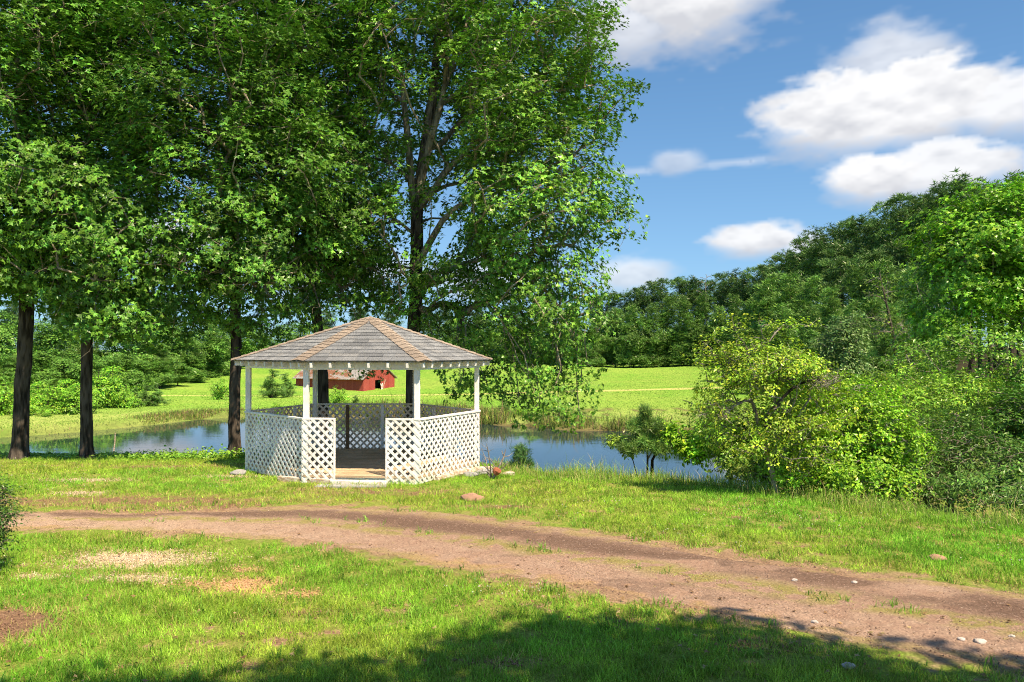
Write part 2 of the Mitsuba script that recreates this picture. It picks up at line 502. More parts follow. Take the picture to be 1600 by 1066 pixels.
# the drive: edges y(x) through measured points
DRIVE_TOP = np.array([(-14, 12.1), (-7.6, 11.6), (-5.2, 11.65), (-4.2, 11.95), (-3.3, 12.25), (-2.1, 11.95), (-.96, 11.5), (.87, 10.45), (2.3, 9.24), (3.57, 8.56), (5.2, 7.77), (9, 6.0), (14, 4.0)])
DRIVE_LOW = np.array([(-14, 11.6), (-7.4, 10.5), (-4.3, 10.3), (-2.4, 9.7), (-.71, 8.56), (.66, 7.87), (1.78, 7.1), (2.64, 6.34), (3.85, 5.78), (6.5, 4.3), (14, 1.0)])
PT = np.polyfit(DRIVE_TOP[:, 0], DRIVE_TOP[:, 1], 5, w=np.where(np.abs(DRIVE_TOP[:, 0]) < 8, 1, .3))
PL = np.polyfit(DRIVE_LOW[:, 0], DRIVE_LOW[:, 1], 5, w=np.where(np.abs(DRIVE_LOW[:, 0]) < 8, 1, .3))


def horner(c, x):
    r = 0.0
    for k in c:
        r = r * x + float(k)
    return r


def drive_inside(x, y):
    """metres inside the drive (negative outside)"""
    return np.minimum(np.interp(x, DRIVE_TOP[:, 0], DRIVE_TOP[:, 1]) - y, y - np.interp(x, DRIVE_LOW[:, 0], DRIVE_LOW[:, 1]))


# bare patches of the lawn: x, y, radius x, radius y, strength, kind (0 brown, 1 orange clay, 2 pale gravel)
PATCH = [(-4.35, 9.0, .95, .42, 1.0, 2), (-4.0, 8.25, .55, .2, .8, 2), (-5.1, 8.3, .35, .12, .7, 2), (-3.0, 8.6, .35, .15, .5, 1), (-2.85, 8.05, .5, .3, .95, 1), (-2.15, 7.75, .28, .2, .9, 1), (-3.3, 8.1, .5, .15, .5, 1),
         (-4.85, 6.8, .75, .5, 1.7, 0), (-8.1, 14.6, .9, .22, .6, 2), (-7.4, 13.2, .55, .22, .8, 2), (-5.6, 14.9, .8, .16, .5, 2), (-7.3, 16.3, 2.4, .28, .7, 0), (-5.2, 16.3, .5, .25, .8, 0), (-2.2, 13.2, 2.2, .38, .75, 0),
         (-.2, 11.9, .8, .3, .8, 0), (-.6, 12.6, .6, .2, .5, 0), (-6.6, 12.5, 3.4, .62, .85, 0), (-1.9, 7.2, .3, .12, .4, 0), (1.0, 6.9, .3, .15, .4, 0), (2.0, 6.3, .4, .2, .5, 0), (-.1, 6.0, .4, .15, .4, 0)]


def patch_at(x, y):
    b = np.zeros_like(x)
    for px, py, rx, ry, s, k in PATCH:
        b = np.maximum(b, s * np.exp(-(((x - px) / rx) ** 2 + ((y - py) / ry) ** 2) * 1.2))
    return b


SOIL = mi.Color3f if False else None


def ground_fn(p, n, uv):
    x, y = p.x, p.y
    n1 = fbm(x * .9, y * .9, 0, 3)
    n2 = fbm(x * 6, y * 6, 3, 3)
    n3 = noise(x * 55, y * 55, 1)
    lawn = mix((.14, .20, .03), (.22, .21, .06), smoothstep(.3, .75, n1 * .5 + n2 * .5))
    lawn = lawn * (.65 + .6 * n3)
    soil = mix((.18, .11, .07), (.28, .20, .13), n2) * (.7 + .55 * n3)
    top, low = horner(PT, x), horner(PL, x)
    ins = dr.minimum(top - y, y - low)
    w = smoothstep(-.32, .08, ins + (n1 - .5) * .5 + (n2 - .5) * .7)
    w = dr.select(dr.abs(x) < 13, w, 0)
    c = mix(lawn, soil, w)
    for px, py, rx, ry, s, k in PATCH:
        g = dr.exp(-(dr.square((x - px) / rx) + dr.square((y - py) / ry)) * 1.1) * s
        m = smoothstep(.2, .85, g + (n2 - .5) * 1.1 + (n1 - .5) * .5)
        colr = [(.17, .105, .065), (.42, .25, .13), (.44, .35, .24)][k]
        c = mix(c, mi.Color3f(*colr) * (.6 + .75 * n3), m)
    # the far meadow, mown in faint swaths, and its pale track
    f1 = fbm(x * .12, y * .12, 5, 3)
    f2 = fbm(x * 1.3, y * .5, 2, 3)
    mead = mix((.125, .25, .03), (.18, .275, .045), smoothstep(.3, .7, f1 * .6 + f2 * .4))
    mead = mead * (.8 + .4 * noise(x * 6, y * 6, 4))
    trk = smoothstep(2.6, 1.2, dr.abs(y - 77 - .12 * x + 5 * (f1 - .5))) * .7
    mead = mix(mead, (.44, .38, .15), trk)
    mead = mix(mead, (.33, .30, .13), smoothstep(52, 43, y) * .45 * f2)
    far = smoothstep(19, 24, y)
    c = mix(c, mead, far)
    bank = smoothstep(WATER + .40, WATER + .10, p.z + .7 * (f2 - .5) + .3 * (n2 - .5)) * smoothstep(52, 49, y) * (.25 + .6 * smoothstep(-21, -12, x))
    c = mix(c, (.13, .095, .05), bank)
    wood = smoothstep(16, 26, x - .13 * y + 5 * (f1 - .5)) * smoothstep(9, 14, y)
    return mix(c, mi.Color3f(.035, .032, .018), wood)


def ground_h(p, n, uv):
    return fbm(p.x * 14, p.y * 14, 2, 3) * .6 + noise(p.x * 60, p.y * 60, 0) * .4


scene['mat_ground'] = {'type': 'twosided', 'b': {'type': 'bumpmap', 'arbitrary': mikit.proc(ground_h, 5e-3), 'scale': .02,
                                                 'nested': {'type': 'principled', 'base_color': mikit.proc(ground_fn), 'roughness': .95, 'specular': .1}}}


def axis_steps(a, b, near, far_step, grow=1.12):
    out, s = [a], near
    while out[-1] < b:
        out.append(out[-1] + s); s = min(s * grow, far_step)
    return out


ys = np.concatenate([np.arange(-30, 2, 2.0), np.arange(2, 24, .2), np.array(axis_steps(24, 900, .25, 60))])
xr = np.concatenate([np.arange(0, 13, .2), np.array(axis_steps(13, 900, .3, 60))])
xs = np.concatenate([-xr[:0:-1], xr])
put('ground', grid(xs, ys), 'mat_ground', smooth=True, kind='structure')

# ---- the drive
DX = np.concatenate([np.arange(-13, 13.01, .1)])
rng = np.random.default_rng(12)


def drive_mesh():
    top, low = np.interp(DX, DRIVE_TOP[:, 0], DRIVE_TOP[:, 1]), np.interp(DX, DRIVE_LOW[:, 0], DRIVE_LOW[:, 1])
    top = top + .5 * (n2d(DX, DX * 0, 1.1, 4, 21) - .5) * 1.1
    low = low + .5 * (n2d(DX, DX * 0 + 5, 1.1, 4, 22) - .5) * 1.1
    M = 16
    t = np.linspace(0, 1, M + 1)
    X = np.repeat(DX[None], M + 1, 0)
    Y = low[None] * (1 - t[:, None]) + top[None] * t[:, None]
    Z = land(X, Y) + .007
    Z[0] -= .03; Z[-1] -= .03
    Z -= .016 * (np.exp(-((t - .22) / .1) ** 2) + np.exp(-((t - .74) / .1) ** 2))[:, None] * 0
    nx, ny = len(DX), M + 1
    i, j = np.meshgrid(np.arange(ny - 1), np.arange(nx - 1), indexing='ij')
    q = np.stack([i * nx + j, i * nx + j + 1, (i + 1) * nx + j + 1, (i + 1) * nx + j], -1).reshape(-1, 4)
    return np.stack([X, Y, Z], -1).reshape(-1, 3), np.vstack([q[:, [0, 1, 2]], q[:, [0, 2, 3]]])


def drive_fn(p, n, uv):
    x, y = p.x, p.y
    top, low = horner(PT, x), horner(PL, x)
    t = (y - low) / dr.maximum(top - low, .3)
    n1 = fbm(x * .7, y * 1.6, 0, 3)
    n2 = fbm(x * 5, y * 7, 3, 3)
    n3 = noise(x * 70, y * 70, 1)
    n4 = cell_rand(x * 75 + 3 * n3, y * 75, 2)
    gravel = mix((.23, .145, .105), (.32, .23, .175), n2)
    gravel = mix(gravel, (.36, .27, .19), smoothstep(-1, -6, x) * .5)
    dark = mi.Color3f(.11, .07, .052)
    rut = smoothstep(.24, .04, dr.abs(t - .76 + .2 * (n1 - .5))) * smoothstep(.36, .6, n1 + .3 * n2)
    c = mix(gravel, dark, rut * .85)
    c = mix(c, dark, smoothstep(.56, .7, n1 * .6 + n2 * .4) * .5)
    c = mix(c, (.33, .20, .12), smoothstep(.2, .03, t + .3 * (n2 - .5)) * smoothstep(.35, .6, n1) * .8)
    mid = smoothstep(.16, .02, dr.abs(t - .5 + .15 * (n1 - .5))) * smoothstep(.36, .56, n2)
    c = mix(c, (.21, .185, .06), mid * .85)
    edge = smoothstep(.16, .0, dr.minimum(t, 1 - t) + .25 * (n2 - .5))
    c = mix(c, (.25, .20, .085), edge * .7)
    c = c * (.68 + .5 * n3)
    return mix(c, (.45, .36, .30), smoothstep(.95, .98, n4) * .4)


def drive_h(p, n, uv):
    return voronoi(p.x * 45, p.y * 45)[0] * .6 + fbm(p.x * 12, p.y * 12, 0, 2) * .5


scene['mat_drive'] = {'type': 'twosided', 'b': {'type': 'bumpmap', 'arbitrary': mikit.proc(drive_h, 3e-3), 'scale': .012,
                                                'nested': {'type': 'principled', 'base_color': mikit.proc(drive_fn), 'roughness': .95, 'specular': .12}}}
put('dirt_drive', drive_mesh(), 'mat_drive', smooth=True, kind='structure')


# ---- water
def ripple(p, n, uv):
    return fbm(p.x * .9, p.y * 2.2, 0, 3) + .25 * noise(p.x * 5, p.y * 11, 2)


scene['mat_water'] = {'type': 'twosided', 'b': {'type': 'bumpmap', 'arbitrary': mikit.proc(ripple, 2e-2), 'scale': .0009,
                                                'nested': {'type': 'roughplastic', 'diffuse_reflectance': rgb(.03, .055, .07), 'int_ior': 1.33, 'alpha': .003, 'nonlinear': True}}}
wv = np.array([(-60, 18, WATER), (16, 18, WATER), (16, 50, WATER), (-60, 50, WATER)], float)
put('pond_water', (wv, np.array([[0, 1, 2], [0, 2, 3]])), 'mat_water', kind='structure')

# ------------------------------------------------------------------ gazebo
G = thing('gazebo', 'white six-sided lattice gazebo with grey shingle roof and tan hips beside the pond', 'gazebo')
FLOOR = .16
C = {k: np.array(v) for k, v in dict(FL=(-3.80, 14.08), FR=(-1.695, 13.92), MR=(-.68, 15.92), BR=(-2.24, 17.95), BL=(-4.615, 17.95), ML=(-5.42, 15.66)).items()}
ORDER = ['FL', 'FR', 'MR', 'BR', 'BL', 'ML']
CEN = np.array([-3.02, 15.85])
ZE, ZA = 2.25, 3.12
for k in ORDER:
    p = C[k]
    q = unit(CEN - p)
    s = p + q * .05
    z0 = -.16 if k[0] != 'B' else -.6
    put('post', box((.10, .10, ZE - .02 - z0), (*s, (ZE - .02 + z0) / 2), np.array([[q[1], q[0], 0], [-q[0], q[1], 0], [0, 0, 1]]) if k[0] == 'M' else None, .006), 'mat_white', G)
# deck boards
hexp = Polygon([CEN + (C[k] - CEN) * 1.01 for k in ORDER])
y0 = 13.7
i = 0
while y0 < 18.2:
    w = .138
    strip = hexp.intersection(sbox(-7, y0, 1, y0 + w - .006))
    if not strip.is_empty and strip.area > .01:
        put('plank', extrude(strip, .034, np.eye(3), np.array([0, 0, FLOOR - .034 + (.002 * ((i * 7) % 3))])), 'mat_deck' if (i * 5) % 3 else 'mat_deck_b', f'{G}__floor')
    y0 += w; i += 1
FACES = list(zip(ORDER, ORDER[1:] + ORDER[:1]))


def face_frame(a, b):
    p, q = C[a], C[b]
    x = np.array([*(unit(q - p)), 0.0])
    nrm = np.array([x[1], -x[0], 0.0])
    return x, nrm, np.linalg.norm(q - p)


RAIL = 1.21                                    # top of the rail above the ground
SLAT, PITCHL = .044, .158


def lattice(panel, origin, x, nrm, W, z0, z1, seed, mat='mat_white'):
    """crossed slats of a lattice panel, each slat a part of its own"""
    r = np.random.default_rng(seed)
    frame = np.stack([x, np.array([0, 0, 1.0]), -np.cross(np.array([0, 0, 1.0]), x)], 1)
    frame[:, 2] = np.cross(frame[:, 0], frame[:, 1])
    H = z1 - z0
    ph = r.uniform(0, PITCHL)
    for layer, sgn in ((0, 1), (1, -1)):
        c = -H - PITCHL + ph if sgn > 0 else -PITCHL + ph
        while c < W + H + PITCHL:
            a = np.array([c, 0.0]); d = np.array([sgn, 1.0]) / math.sqrt(2)
            line = LineString([a - d * .2, a + d * (H * 1.5 + .2)]).buffer(SLAT / 2 * r.uniform(.94, 1.06), cap_style=2)
            bot = r.uniform(-.02, .012)
            pg = line.intersection(sbox(0, bot, W, H))
            if not pg.is_empty and pg.geom_type == 'Polygon' and pg.area > .0006:
                put('slat', extrude(pg, .0075, frame, origin + nrm * (.006 + .0085 * layer) + np.array([0, 0, z0])), mat, panel)
            c += PITCHL


def trim(a, b, w, h, panel, name, mat='mat_white'):
    put(name, beam(a, b, w, h), mat, panel)


for n, (a, b) in enumerate(FACES):
    x, nrm, W = face_frame(a, b)
    o = np.array([*C[a], 0.0])
    up = np.array([0, 0, 1.0])
    # header beam between the posts
    put('beam', beam(o + x * .0 + up * (ZE - .085), o + x * W + up * (ZE - .085), .045, .15), 'mat_white', G)
    if (a, b) == ('FL', 'FR'):
        for s0, s1 in ((-.045, .58), (W - .60, W + .03)):
            P_ = numbered(f'{G}__lattice_panel')
            lattice(P_, o + x * s0, x, nrm, s1 - s0, .02, RAIL, 40 + int(s1 * 10))
            trim(o + x * s0 + nrm * .008 + up * (RAIL - .016), o + x * s1 + nrm * .008 + up * (RAIL - .016), .032, .034, P_, 'rail')
            e = s1 - .016 if s0 < 0 else s0 + .016
            trim(o + x * e + nrm * .011 + up * .05, o + x * e + nrm * .011 + up * (RAIL - .034), .036, .034, P_, 'edge_strip')
    else:
        P_ = numbered(f'{G}__lattice_panel')
        lattice(P_, o + x * .012, x, nrm, W - .03, (.03 if a[0] != 'B' else .0), RAIL - .0, 70 + n, 'mat_white' if n in (1, 5) else 'mat_white_shaded')
        trim(o + up * (RAIL - .018), o + x * W + up * (RAIL - .018), .075, .036, P_, 'rail', 'mat_white' if n in (1, 5) else 'mat_white_shaded')
        for t in ((.5,) if n in (1, 5) else (.33, .67)):
            q = o + x * W * t - nrm * .03
            put('stake', box((.07, .05, RAIL - .2), (*q[:2], .16 + (RAIL - .2) / 2), np.stack([x, nrm, up], 1), .004), 'mat_brown_wood' if (n == 3 and t > .5) else 'mat_white', P_)
    # skirt board below the deck
    put('skirt', beam(o + x * .06 - nrm * .025 + up * .065, o + x * (W - .06) - nrm * .025 + up * .065, .04, .12), 'mat_white', G)

# roof
RC = {k: CEN + (C[k] - CEN) * 1.105 for k in ORDER}
APEX = np.array([-2.93, 15.87, ZA])
R = f'{G}__roof'
eave = [np.array([*RC[k], ZE]) for k in ORDER]
deck = []
for k in range(6):
    a, b = eave[k], eave[(k + 1) % 6]
    base = len(deck)
    deck.append((np.array([a, b, APEX, a - [0, 0, .025], b - [0, 0, .025], APEX - [0, 0, .03]]), np.array([[0, 1, 2], [3, 5, 4], [0, 3, 4], [0, 4, 1], [1, 4, 5], [1, 5, 2], [0, 2, 5], [0, 5, 3]])))
put('deck', join(deck), 'mat_grey_wood', R)
srng = np.random.default_rng(77)
hidden = []
for k, (a, b) in enumerate(FACES):
    A, B = eave[k], eave[(k + 1) % 6]
    x = unit(B - A)
    nrm = unit(np.cross(B - A, APEX - A))
    yv = np.cross(nrm, x)
    W = np.linalg.norm(B - A)
    ap = np.array([(APEX - A) @ x, (APEX - A) @ yv])
    tri = Polygon([(-.015, -.03), (W + .015, -.03), tuple(ap)])
    rows = 13
    hgt = ap[1] / rows
    show = (a, b) in (('FL', 'FR'), ('FR', 'MR'), ('ML', 'FL'))
    for r_ in range(rows):
        c = -.35 * srng.uniform(.1, 1)
        tilt = math.atan2(.011, hgt)
        while c < W:
            w = srng.uniform(.18, .34)
            pg = tri.intersection(sbox(c + .002, r_ * hgt - (.03 if r_ == 0 else .012) - srng.choice([0, .006]), c + w - .002, (r_ + 1) * hgt + .01))
            c += w
            if pg.is_empty or pg.geom_type != 'Polygon' or pg.area < .003: continue
            # tilt the course so that its lower edge stands proud of the course below
            ty = math.cos(tilt) * yv - math.sin(tilt) * nrm
            tn = np.cross(x, ty)
            fr = np.stack([x, ty, tn], 1)
            org = A + yv * (r_ * hgt) - ty * (r_ * hgt) + nrm * (.016 + srng.uniform(0, .003))
            m = extrude(pg, .006, fr, org)
            if show:
                put('shingle', m, f'mat_shingle_{srng.choice(5, p=[.34, .24, .2, .1, .12])}', R)
            else:
                hidden.append(m)
put('far_shingles', join(hidden), 'mat_shingle_0', R, kind='stuff')
hidden = []
for k in range(6):
    A = eave[k]
    prev, nxt = eave[k - 1], eave[(k + 1) % 6]
    n1 = unit(np.cross(nxt - A, APEX - A)); n0 = unit(np.cross(A - prev, APEX - prev))
    hip = unit(APEX - A)
    L = np.linalg.norm(APEX - A)
    s0 = unit(np.cross(n0, hip)); s1 = -unit(np.cross(n1, hip))
    nn = unit(n0 + n1)
    if s0 @ (prev - A) < 0: s0 = -s0
    if s1 @ (nxt - A) < 0: s1 = -s1
    m = 15
    for j in range(m):
        t0, t1 = j / m * L - (.02 if j == 0 else .012), (j + 1) / m * L + .02
        half = .15 * min(1.0, (L - t0) / .32)
        lo, hi = .036, .022
        p = []
        for t, lift in ((t0, lo), (t1, hi)):
            h_ = min(half, max(.02, (L - t) * .62))
            c0 = A + hip * t + nn * lift
            p += [c0 + s0 * h_ + nn * .004, c0 + nn * .006, c0 + s1 * h_ + nn * .004]
        p = np.array(p)
        v = np.vstack([p, p - nn * .007])
        f = np.array([[0, 1, 4], [0, 4, 3], [1, 2, 5], [1, 5, 4], [6, 10, 7], [6, 9, 10], [7, 11, 8], [7, 10, 11], [0, 6, 7], [0, 7, 1], [1, 7, 8], [1, 8, 2], [3, 4, 10], [3, 10, 9], [4, 5, 11], [4, 11, 10], [0, 3, 9], [0, 9, 6], [2, 8, 11], [2, 11, 5]])
        mm = trimesh.Trimesh(v, f, process=False); mm.fix_normals()
        if k in (0, 1, 2, 5):
            put('hip_shingle', (mm.vertices, mm.faces), f'mat_cap_{srng.choice(3)}', R)
        else:
            hidden.append((np.array(mm.vertices), np.array(mm.faces)))
put('far_hip_shingles', join(hidden), 'mat_cap_0', R, kind='stuff')
# rafter tails under the eaves
for k, (a, b) in enumerate(FACES):
    x, nrm, W = face_frame(a, b)
    o = np.array([*C[a], 0.0])
    m = 6 if k == 0 else 7
    for j in range(m):
        s = W * (j + .5) / m if k else W * (j + 1) / (m + .0) - W / m * .48
        q = o + x * s
        ov = .2
        put('rafter_tail', beam(q - nrm * .12 + np.array([0, 0, ZE - .035]), q + nrm * ov + np.array([0, 0, ZE - .075]), .045, .095), 'mat_white', G)
for k in range(6):
    p = np.array([*C[ORDER[k]], 0]); q = np.array([*RC[ORDER[k]], 0])
    d = unit(q - p)
    put('rafter_tail', beam(p - d * .1 + np.array([0, 0, ZE - .05]), q - d * .03 + np.array([0, 0, ZE - .07]), .045, .09), 'mat_white', G)

# ---- by the gazebo
scene['mat_slab'] = {'type': 'twosided', 'b': {'type': 'principled', 'base_color': mikit.proc(lambda p, n, uv: mix((.24, .24, .25), (.36, .35, .34), fbm(p.x * 9, p.y * 9, p.z * 9, 4))), 'roughness': .9, 'specular': .2}}
scene['mat_pale_wood'] = {'type': 'twosided', 'b': {'type': 'principled', 'base_color': mikit.proc(lambda p, n, uv: mix((.34, .25, .17), (.62, .56, .48), smoothstep(.35, .7, fbm(p.x * 7, p.y * 30, p.z * 30, 4)))), 'roughness': .9, 'specular': .2}}
k = put('doorstep', join([box((.98, .34, .07), (-2.72, 13.72, .02), None, .012), box((.3, .28, .05), (-3.35, 13.78, .01), None, .01)]), 'mat_slab')
tag(k, 'flat grey slab step set in the grass before the gazebo opening', 'step')
for (ax, ay, bx, by, lab) in ((-3.28, 13.92, -2.25, 13.8, 'flaking white timber sill along the front of the gazebo opening'), (-4.35, 14.35, -3.15, 13.9, 'bare tan timber lying under the left front lattice of the gazebo')):
    k = put('timber', beam((ax, ay, .055), (bx, by, .055), .09, .10, chamfer=.012), 'mat_white' if 'white' in lab else 'mat_pale_wood')
    tag(k, lab, 'timber')


def rock(rng, size):
    m = trimesh.creation.icosphere(subdivisions=2)
    v = np.array(m.vertices)
    v = v * (1 + .9 * (meshkit.fbm(v * 1.3 + rng.uniform(0, 50, 3), 3) - .5))[:, None]
    return v * np.asarray(size), np.array(m.faces)


def rot_z(m, a, loc):
    c, s = math.cos(a), math.sin(a)
    return m[0] @ np.array([[c, -s, 0], [s, c, 0], [0, 0, 1]]).T + np.asarray(loc), m[1]


rng = np.random.default_rng(31)
logpath = [np.array([-1.42, 14.38, .03]), np.array([-1.05, 14.9, .06]), np.array([-.75, 15.35, .05]), np.array([-.42, 15.6, .05])]
k = put('log', tube(logpath, [.06, .075, .07, .05], 8), 'mat_pale_wood', smooth=40)
tag(k, 'pale weathered log lying under the right front lattice of the gazebo', 'log')
for px, py, sx, lab in ((735, 745, .16, 'pale flat stone under the right corner post of the gazebo'), (757, 741, .2, 'pale stone between the gazebo corner and the bare twiggy shrub'), (795, 744, .14, 'whitish stone in the grass just right of the bare twiggy shrub'), (372, 741, .16, 'pale stone at the left rear foot of the gazebo lattice')):
    b = at(px, py, 15.0)
    Yv = 2.44 * 1200 / (py - 548)
    b = at(px, py, Yv)
    m = rock(rng, (sx, sx * .6, .06))
    k = put('stone', (m[0] + [b[0], b[1], float(land(b[0], b[1])) + .03], m[1]), 'mat_pale_wood' if sx < .15 else 'mat_slab', smooth=50)
    tag(k, lab, 'stone')

# ------------------------------------------------------------------ oaks on the near bank
OAK_GREEN = (.058, .120, .020)
ROS = dict(ros=8, ros_r=.16, per=150, size=.142, Rc=.55, sep=.5, flat=.44)


def oak(label, trunk, r, blobs, n_clumps, seed, per=135, Rc=.62, attach=.3, color=OAK_GREEN, size=.135, limb_r=.013, sep=.5, drop=None, name='oak_tree', leaf=OAK, flat=.55, twig=4, limb_mat='mat_limb', group=None, shell=.42, power=.45, cat='tree', ros=0, ros_r=.16, stems=(), yellow=.12, trunk_mat='mat_bark'):
    rng = np.random.default_rng(seed)
    cl, _ = in_blobs(rng, blobs, n_clumps, shell, sep)
    if drop is not None:
        cl = cl[~drop(cl)]
    gz = land(cl[:, 0], cl[:, 1])
    cl = cl[cl[:, 2] > gz + (.5 if Rc > .4 else .06)]
    key = thing(name, label, cat, group)
    tr, lb, P, rad = skeleton(rng, trunk, r, cl, r_tip=limb_r, attach=attach, power=power, stems=stems)
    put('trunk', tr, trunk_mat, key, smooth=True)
    if twig:
        lb = join([lb, twigs(rng, cl, Rc, twig)])
    put('branches', lb, limb_mat, key, smooth=True)
    cen = np.mean([b[0] for b in blobs], 0)
    v, f, c = crown_leaves(rng, cl, cen, Rc, per, leaf, size, color, flat=flat, ros=ros, ros_r=ros_r, yellow=yellow)
    put('crown', (v, f), 'mat_leaf', key, color=c)
    return key


def B(px, py, Y, rx, ry, rz):
    return (at(px, py, Y), np.array([rx, ry, rz]))


def base(px, Y, dz=-.12):
    p = at(px, 600, Y)
    p[2] = float(land(p[0], p[1])) + dz
    return p


GO = 'oaks along the near bank of the pond'
oak('thick dark oak trunk at the far left of the bank under dense foliage', [base(30, 17.6), at(42, 480, 17.6), at(40, 200, 17.6), at(20, -200, 17.8)], .16,
    [B(0, 90, 17.0, 3.0, 2.8, 4.4), B(60, 330, 16.8, 2.0, 2.0, 2.0), B(-110, 330, 17, 1.9, 2.2, 2.2)], 395, 1, group=GO, **ROS)
oak('second oak trunk from the left with sunlit low foliage in front', [base(137, 17.7), at(138, 540, 17.7), at(146, 200, 17.8), at(160, -150, 18)], .125,
    [B(170, 350, 16.6, 1.6, 1.5, 2.1), B(150, 80, 17.4, 1.8, 2.2, 3.2), B(185, 490, 16.6, 1.0, 1.0, .8), B(90, 420, 17.5, 1.3, 1.5, 1.2)], 304, 2, group=GO, **ROS)
oak('dark oak trunk just left of the gazebo', [base(367, 18.3), at(367, 500, 18.3), at(360, 200, 18.3), at(350, -200, 18.5)], .13,
    [B(335, 130, 17.6, 2.2, 2.6, 4.0), B(345, 400, 17.6, 2.0, 2.0, 1.3), B(430, 300, 17.8, 1.6, 2.0, 2.0), B(270, 480, 18.2, 1.5, 1.2, .9), B(420, 480, 18.8, 1.4, 1.2, .8)], 410, 3, group=GO, **ROS)
oak('oak trunk seen through the left half of the gazebo, dark and leaning up left', [base(508, 21), at(502, 600, 21), at(480, 350, 20.8), at(466, 100, 20.6), at(462, -200, 20.5)], .15,
    [B(480, 60, 19.8, 2.1, 2.4, 4.2), B(500, 320, 19.6, 2.0, 2.2, 2.2), B(520, 430, 20.2, 1.6, 1.8, 1.1), B(560, 565, 20.6, .7, .5, .5)], 395, 4, group=GO, **ROS)
T5Y = 20.2


def t5_drop(p):
    """the open middle of the crown, where the stems show"""
    s = at(668, 270, T5Y)
    return (p[:, 0] > s[0] - .7) & (p[:, 0] < s[0] + 1.1) & (p[:, 1] < T5Y + .6) & (p[:, 2] > s[2] - 2.2) & (p[:, 2] < s[2] + 2.6) & (np.random.default_rng(8).uniform(size=len(p)) < .8)


oak('tall open oak with many pale stems and drooping right side, behind the gazebo', [base(644, T5Y), at(645, 560, T5Y), at(648, 420, T5Y), at(652, 300, T5Y), at(672, 150, T5Y), at(690, -60, T5Y), at(700, -200, T5Y)], .185,
    [B(745, 90, 19.9, 3.4, 3.6, 4.0), B(800, 300, 19.6, 2.6, 2.8, 2.0), B(840, 470, 19.3, 1.8, 1.6, 1.5), B(620, 330, 19.6, 1.4, 1.8, 1.6), B(855, 600, 19.2, 1.0, .9, 1.1), B(700, 430, 19.6, 1.5, 1.5, .9), B(745, 590, 19.8, .9, .6, .5), B(560, 120, 20.4, 1.0, 1.5, 2.4),
     B(900, 130, 19.8, 1.2, 1.5, 1.5), B(900, 330, 19.6, .9, 1.2, 1.0), B(935, 20, 20, .7, .8, .5), B(760, 510, 19.5, 1.3, 1.1, .8), B(850, 530, 19.3, 1.2, 1.1, 1.0), B(900, 455, 19.3, .9, 1.0, .9), B(800, 410, 19.3, 1.4, 1.2, .9), B(880, 620, 19.2, .65, .7, .7), B(820, 610, 19.4, .7, .6, .7), B(590, 410, 20, .8, 1.2, 1.0), B(605, 470, 20.3, .7, 1.0, .6), B(690, 520, 19.9, .7, .8, .5), B(600, 310, 19.6, .8, 1.0, .9), B(660, 360, 18.9, .7, .5, .5), B(640, 460, 19.0, .6, .4, .35), B(575, 230, 19.9, .7, 1.0, .8), B(930, 300, 19.5, .6, .8, .8), B(860, 240, 19.5, 1.5, 1.5, 1.2), B(950, 150, 19.8, .65, .8, .7), B(955, 345, 19.5, .55, .7, .6), B(935, 430, 19.4, .6, .7, .5), B(915, 590, 19.2, .4, .5, .7)], 860, 5, attach=.25, drop=t5_drop, limb_r=.014,  group=GO, color=(.074, .140, .023), **{**ROS, 'per': 112},
    stems=[([at(648, 330, T5Y), at(640, 240, T5Y - .2), at(628, 120, T5Y - .3), at(600, 0, T5Y - .3)], .11, .045), ([at(652, 310, T5Y), at(676, 220, T5Y - .3), at(700, 130, T5Y - .4), at(735, 20, T5Y - .5)], .115, .05),
           ([at(651, 330, T5Y), at(700, 262, T5Y - .5), at(745, 215, T5Y - .8), at(800, 170, T5Y - 1), at(850, 120, T5Y - 1)], .095, .03), ([at(647, 420, T5Y), at(700, 330, T5Y - .6), at(760, 292, T5Y - 1), at(850, 270, T5Y - 1.2)], .10, .03),
           ([at(648, 465, T5Y), at(690, 420, T5Y - .4), at(760, 402, T5Y - .8), at(840, 440, T5Y - 1), at(890, 500, T5Y - 1)], .075, .02), ([at(649, 290, T5Y), at(600, 245, T5Y - .6), at(575, 205, T5Y - .8), at(548, 180, T5Y - 1), at(520, 185, T5Y - 1.1)], .05, .022),
           ([at(577, 208, T5Y - .8), at(560, 170, T5Y - .9), at(545, 148, T5Y - 1)], .03, .012)])

# the tree behind the photographer that shades the near lawn
oak('broad oak behind the viewpoint whose shade falls on the near lawn', [(5.2, -2.6, -.1), (5.0, -2.4, 3), (4.6, -2.0, 6), (4.4, -1.8, 10)], .22,
    [(np.array([4.7, 0.5, 7.6]), np.array([2.8, 1.6, 1.2])), (np.array([6.6, -1.2, 8.2]), np.array([2.6, 2.6, 1.6])), (np.array([2.2, -.1, 7.8]), np.array([1.8, 1.5, 1.0])), (np.array([4.3, 2.15, 7.5]), np.array([1.3, .7, .5])), (np.array([.8, .95, 7.6]), np.array([.9, .5, .4])), (np.array([6.3, .55, 7.3]), np.array([1.0, .6, .5]))], 340, 6, per=130, size=.22, twig=0, group='trees behind the viewpoint', leaf=LEAF)

# ------------------------------------------------------------------ trees of the far side: a few kinds, planted many times
GROUPS = {}


def sg(kind, trunk, leaves, mat_trunk='mat_bark'):
    v, f, c = leaves
    scene[f'kind_{kind}'] = {'type': 'shapegroup', 'trunk': mikit.ply(trunk, mat_trunk, smooth=True), 'crown': mikit.ply((v, f), 'mat_leaf', color=c)}


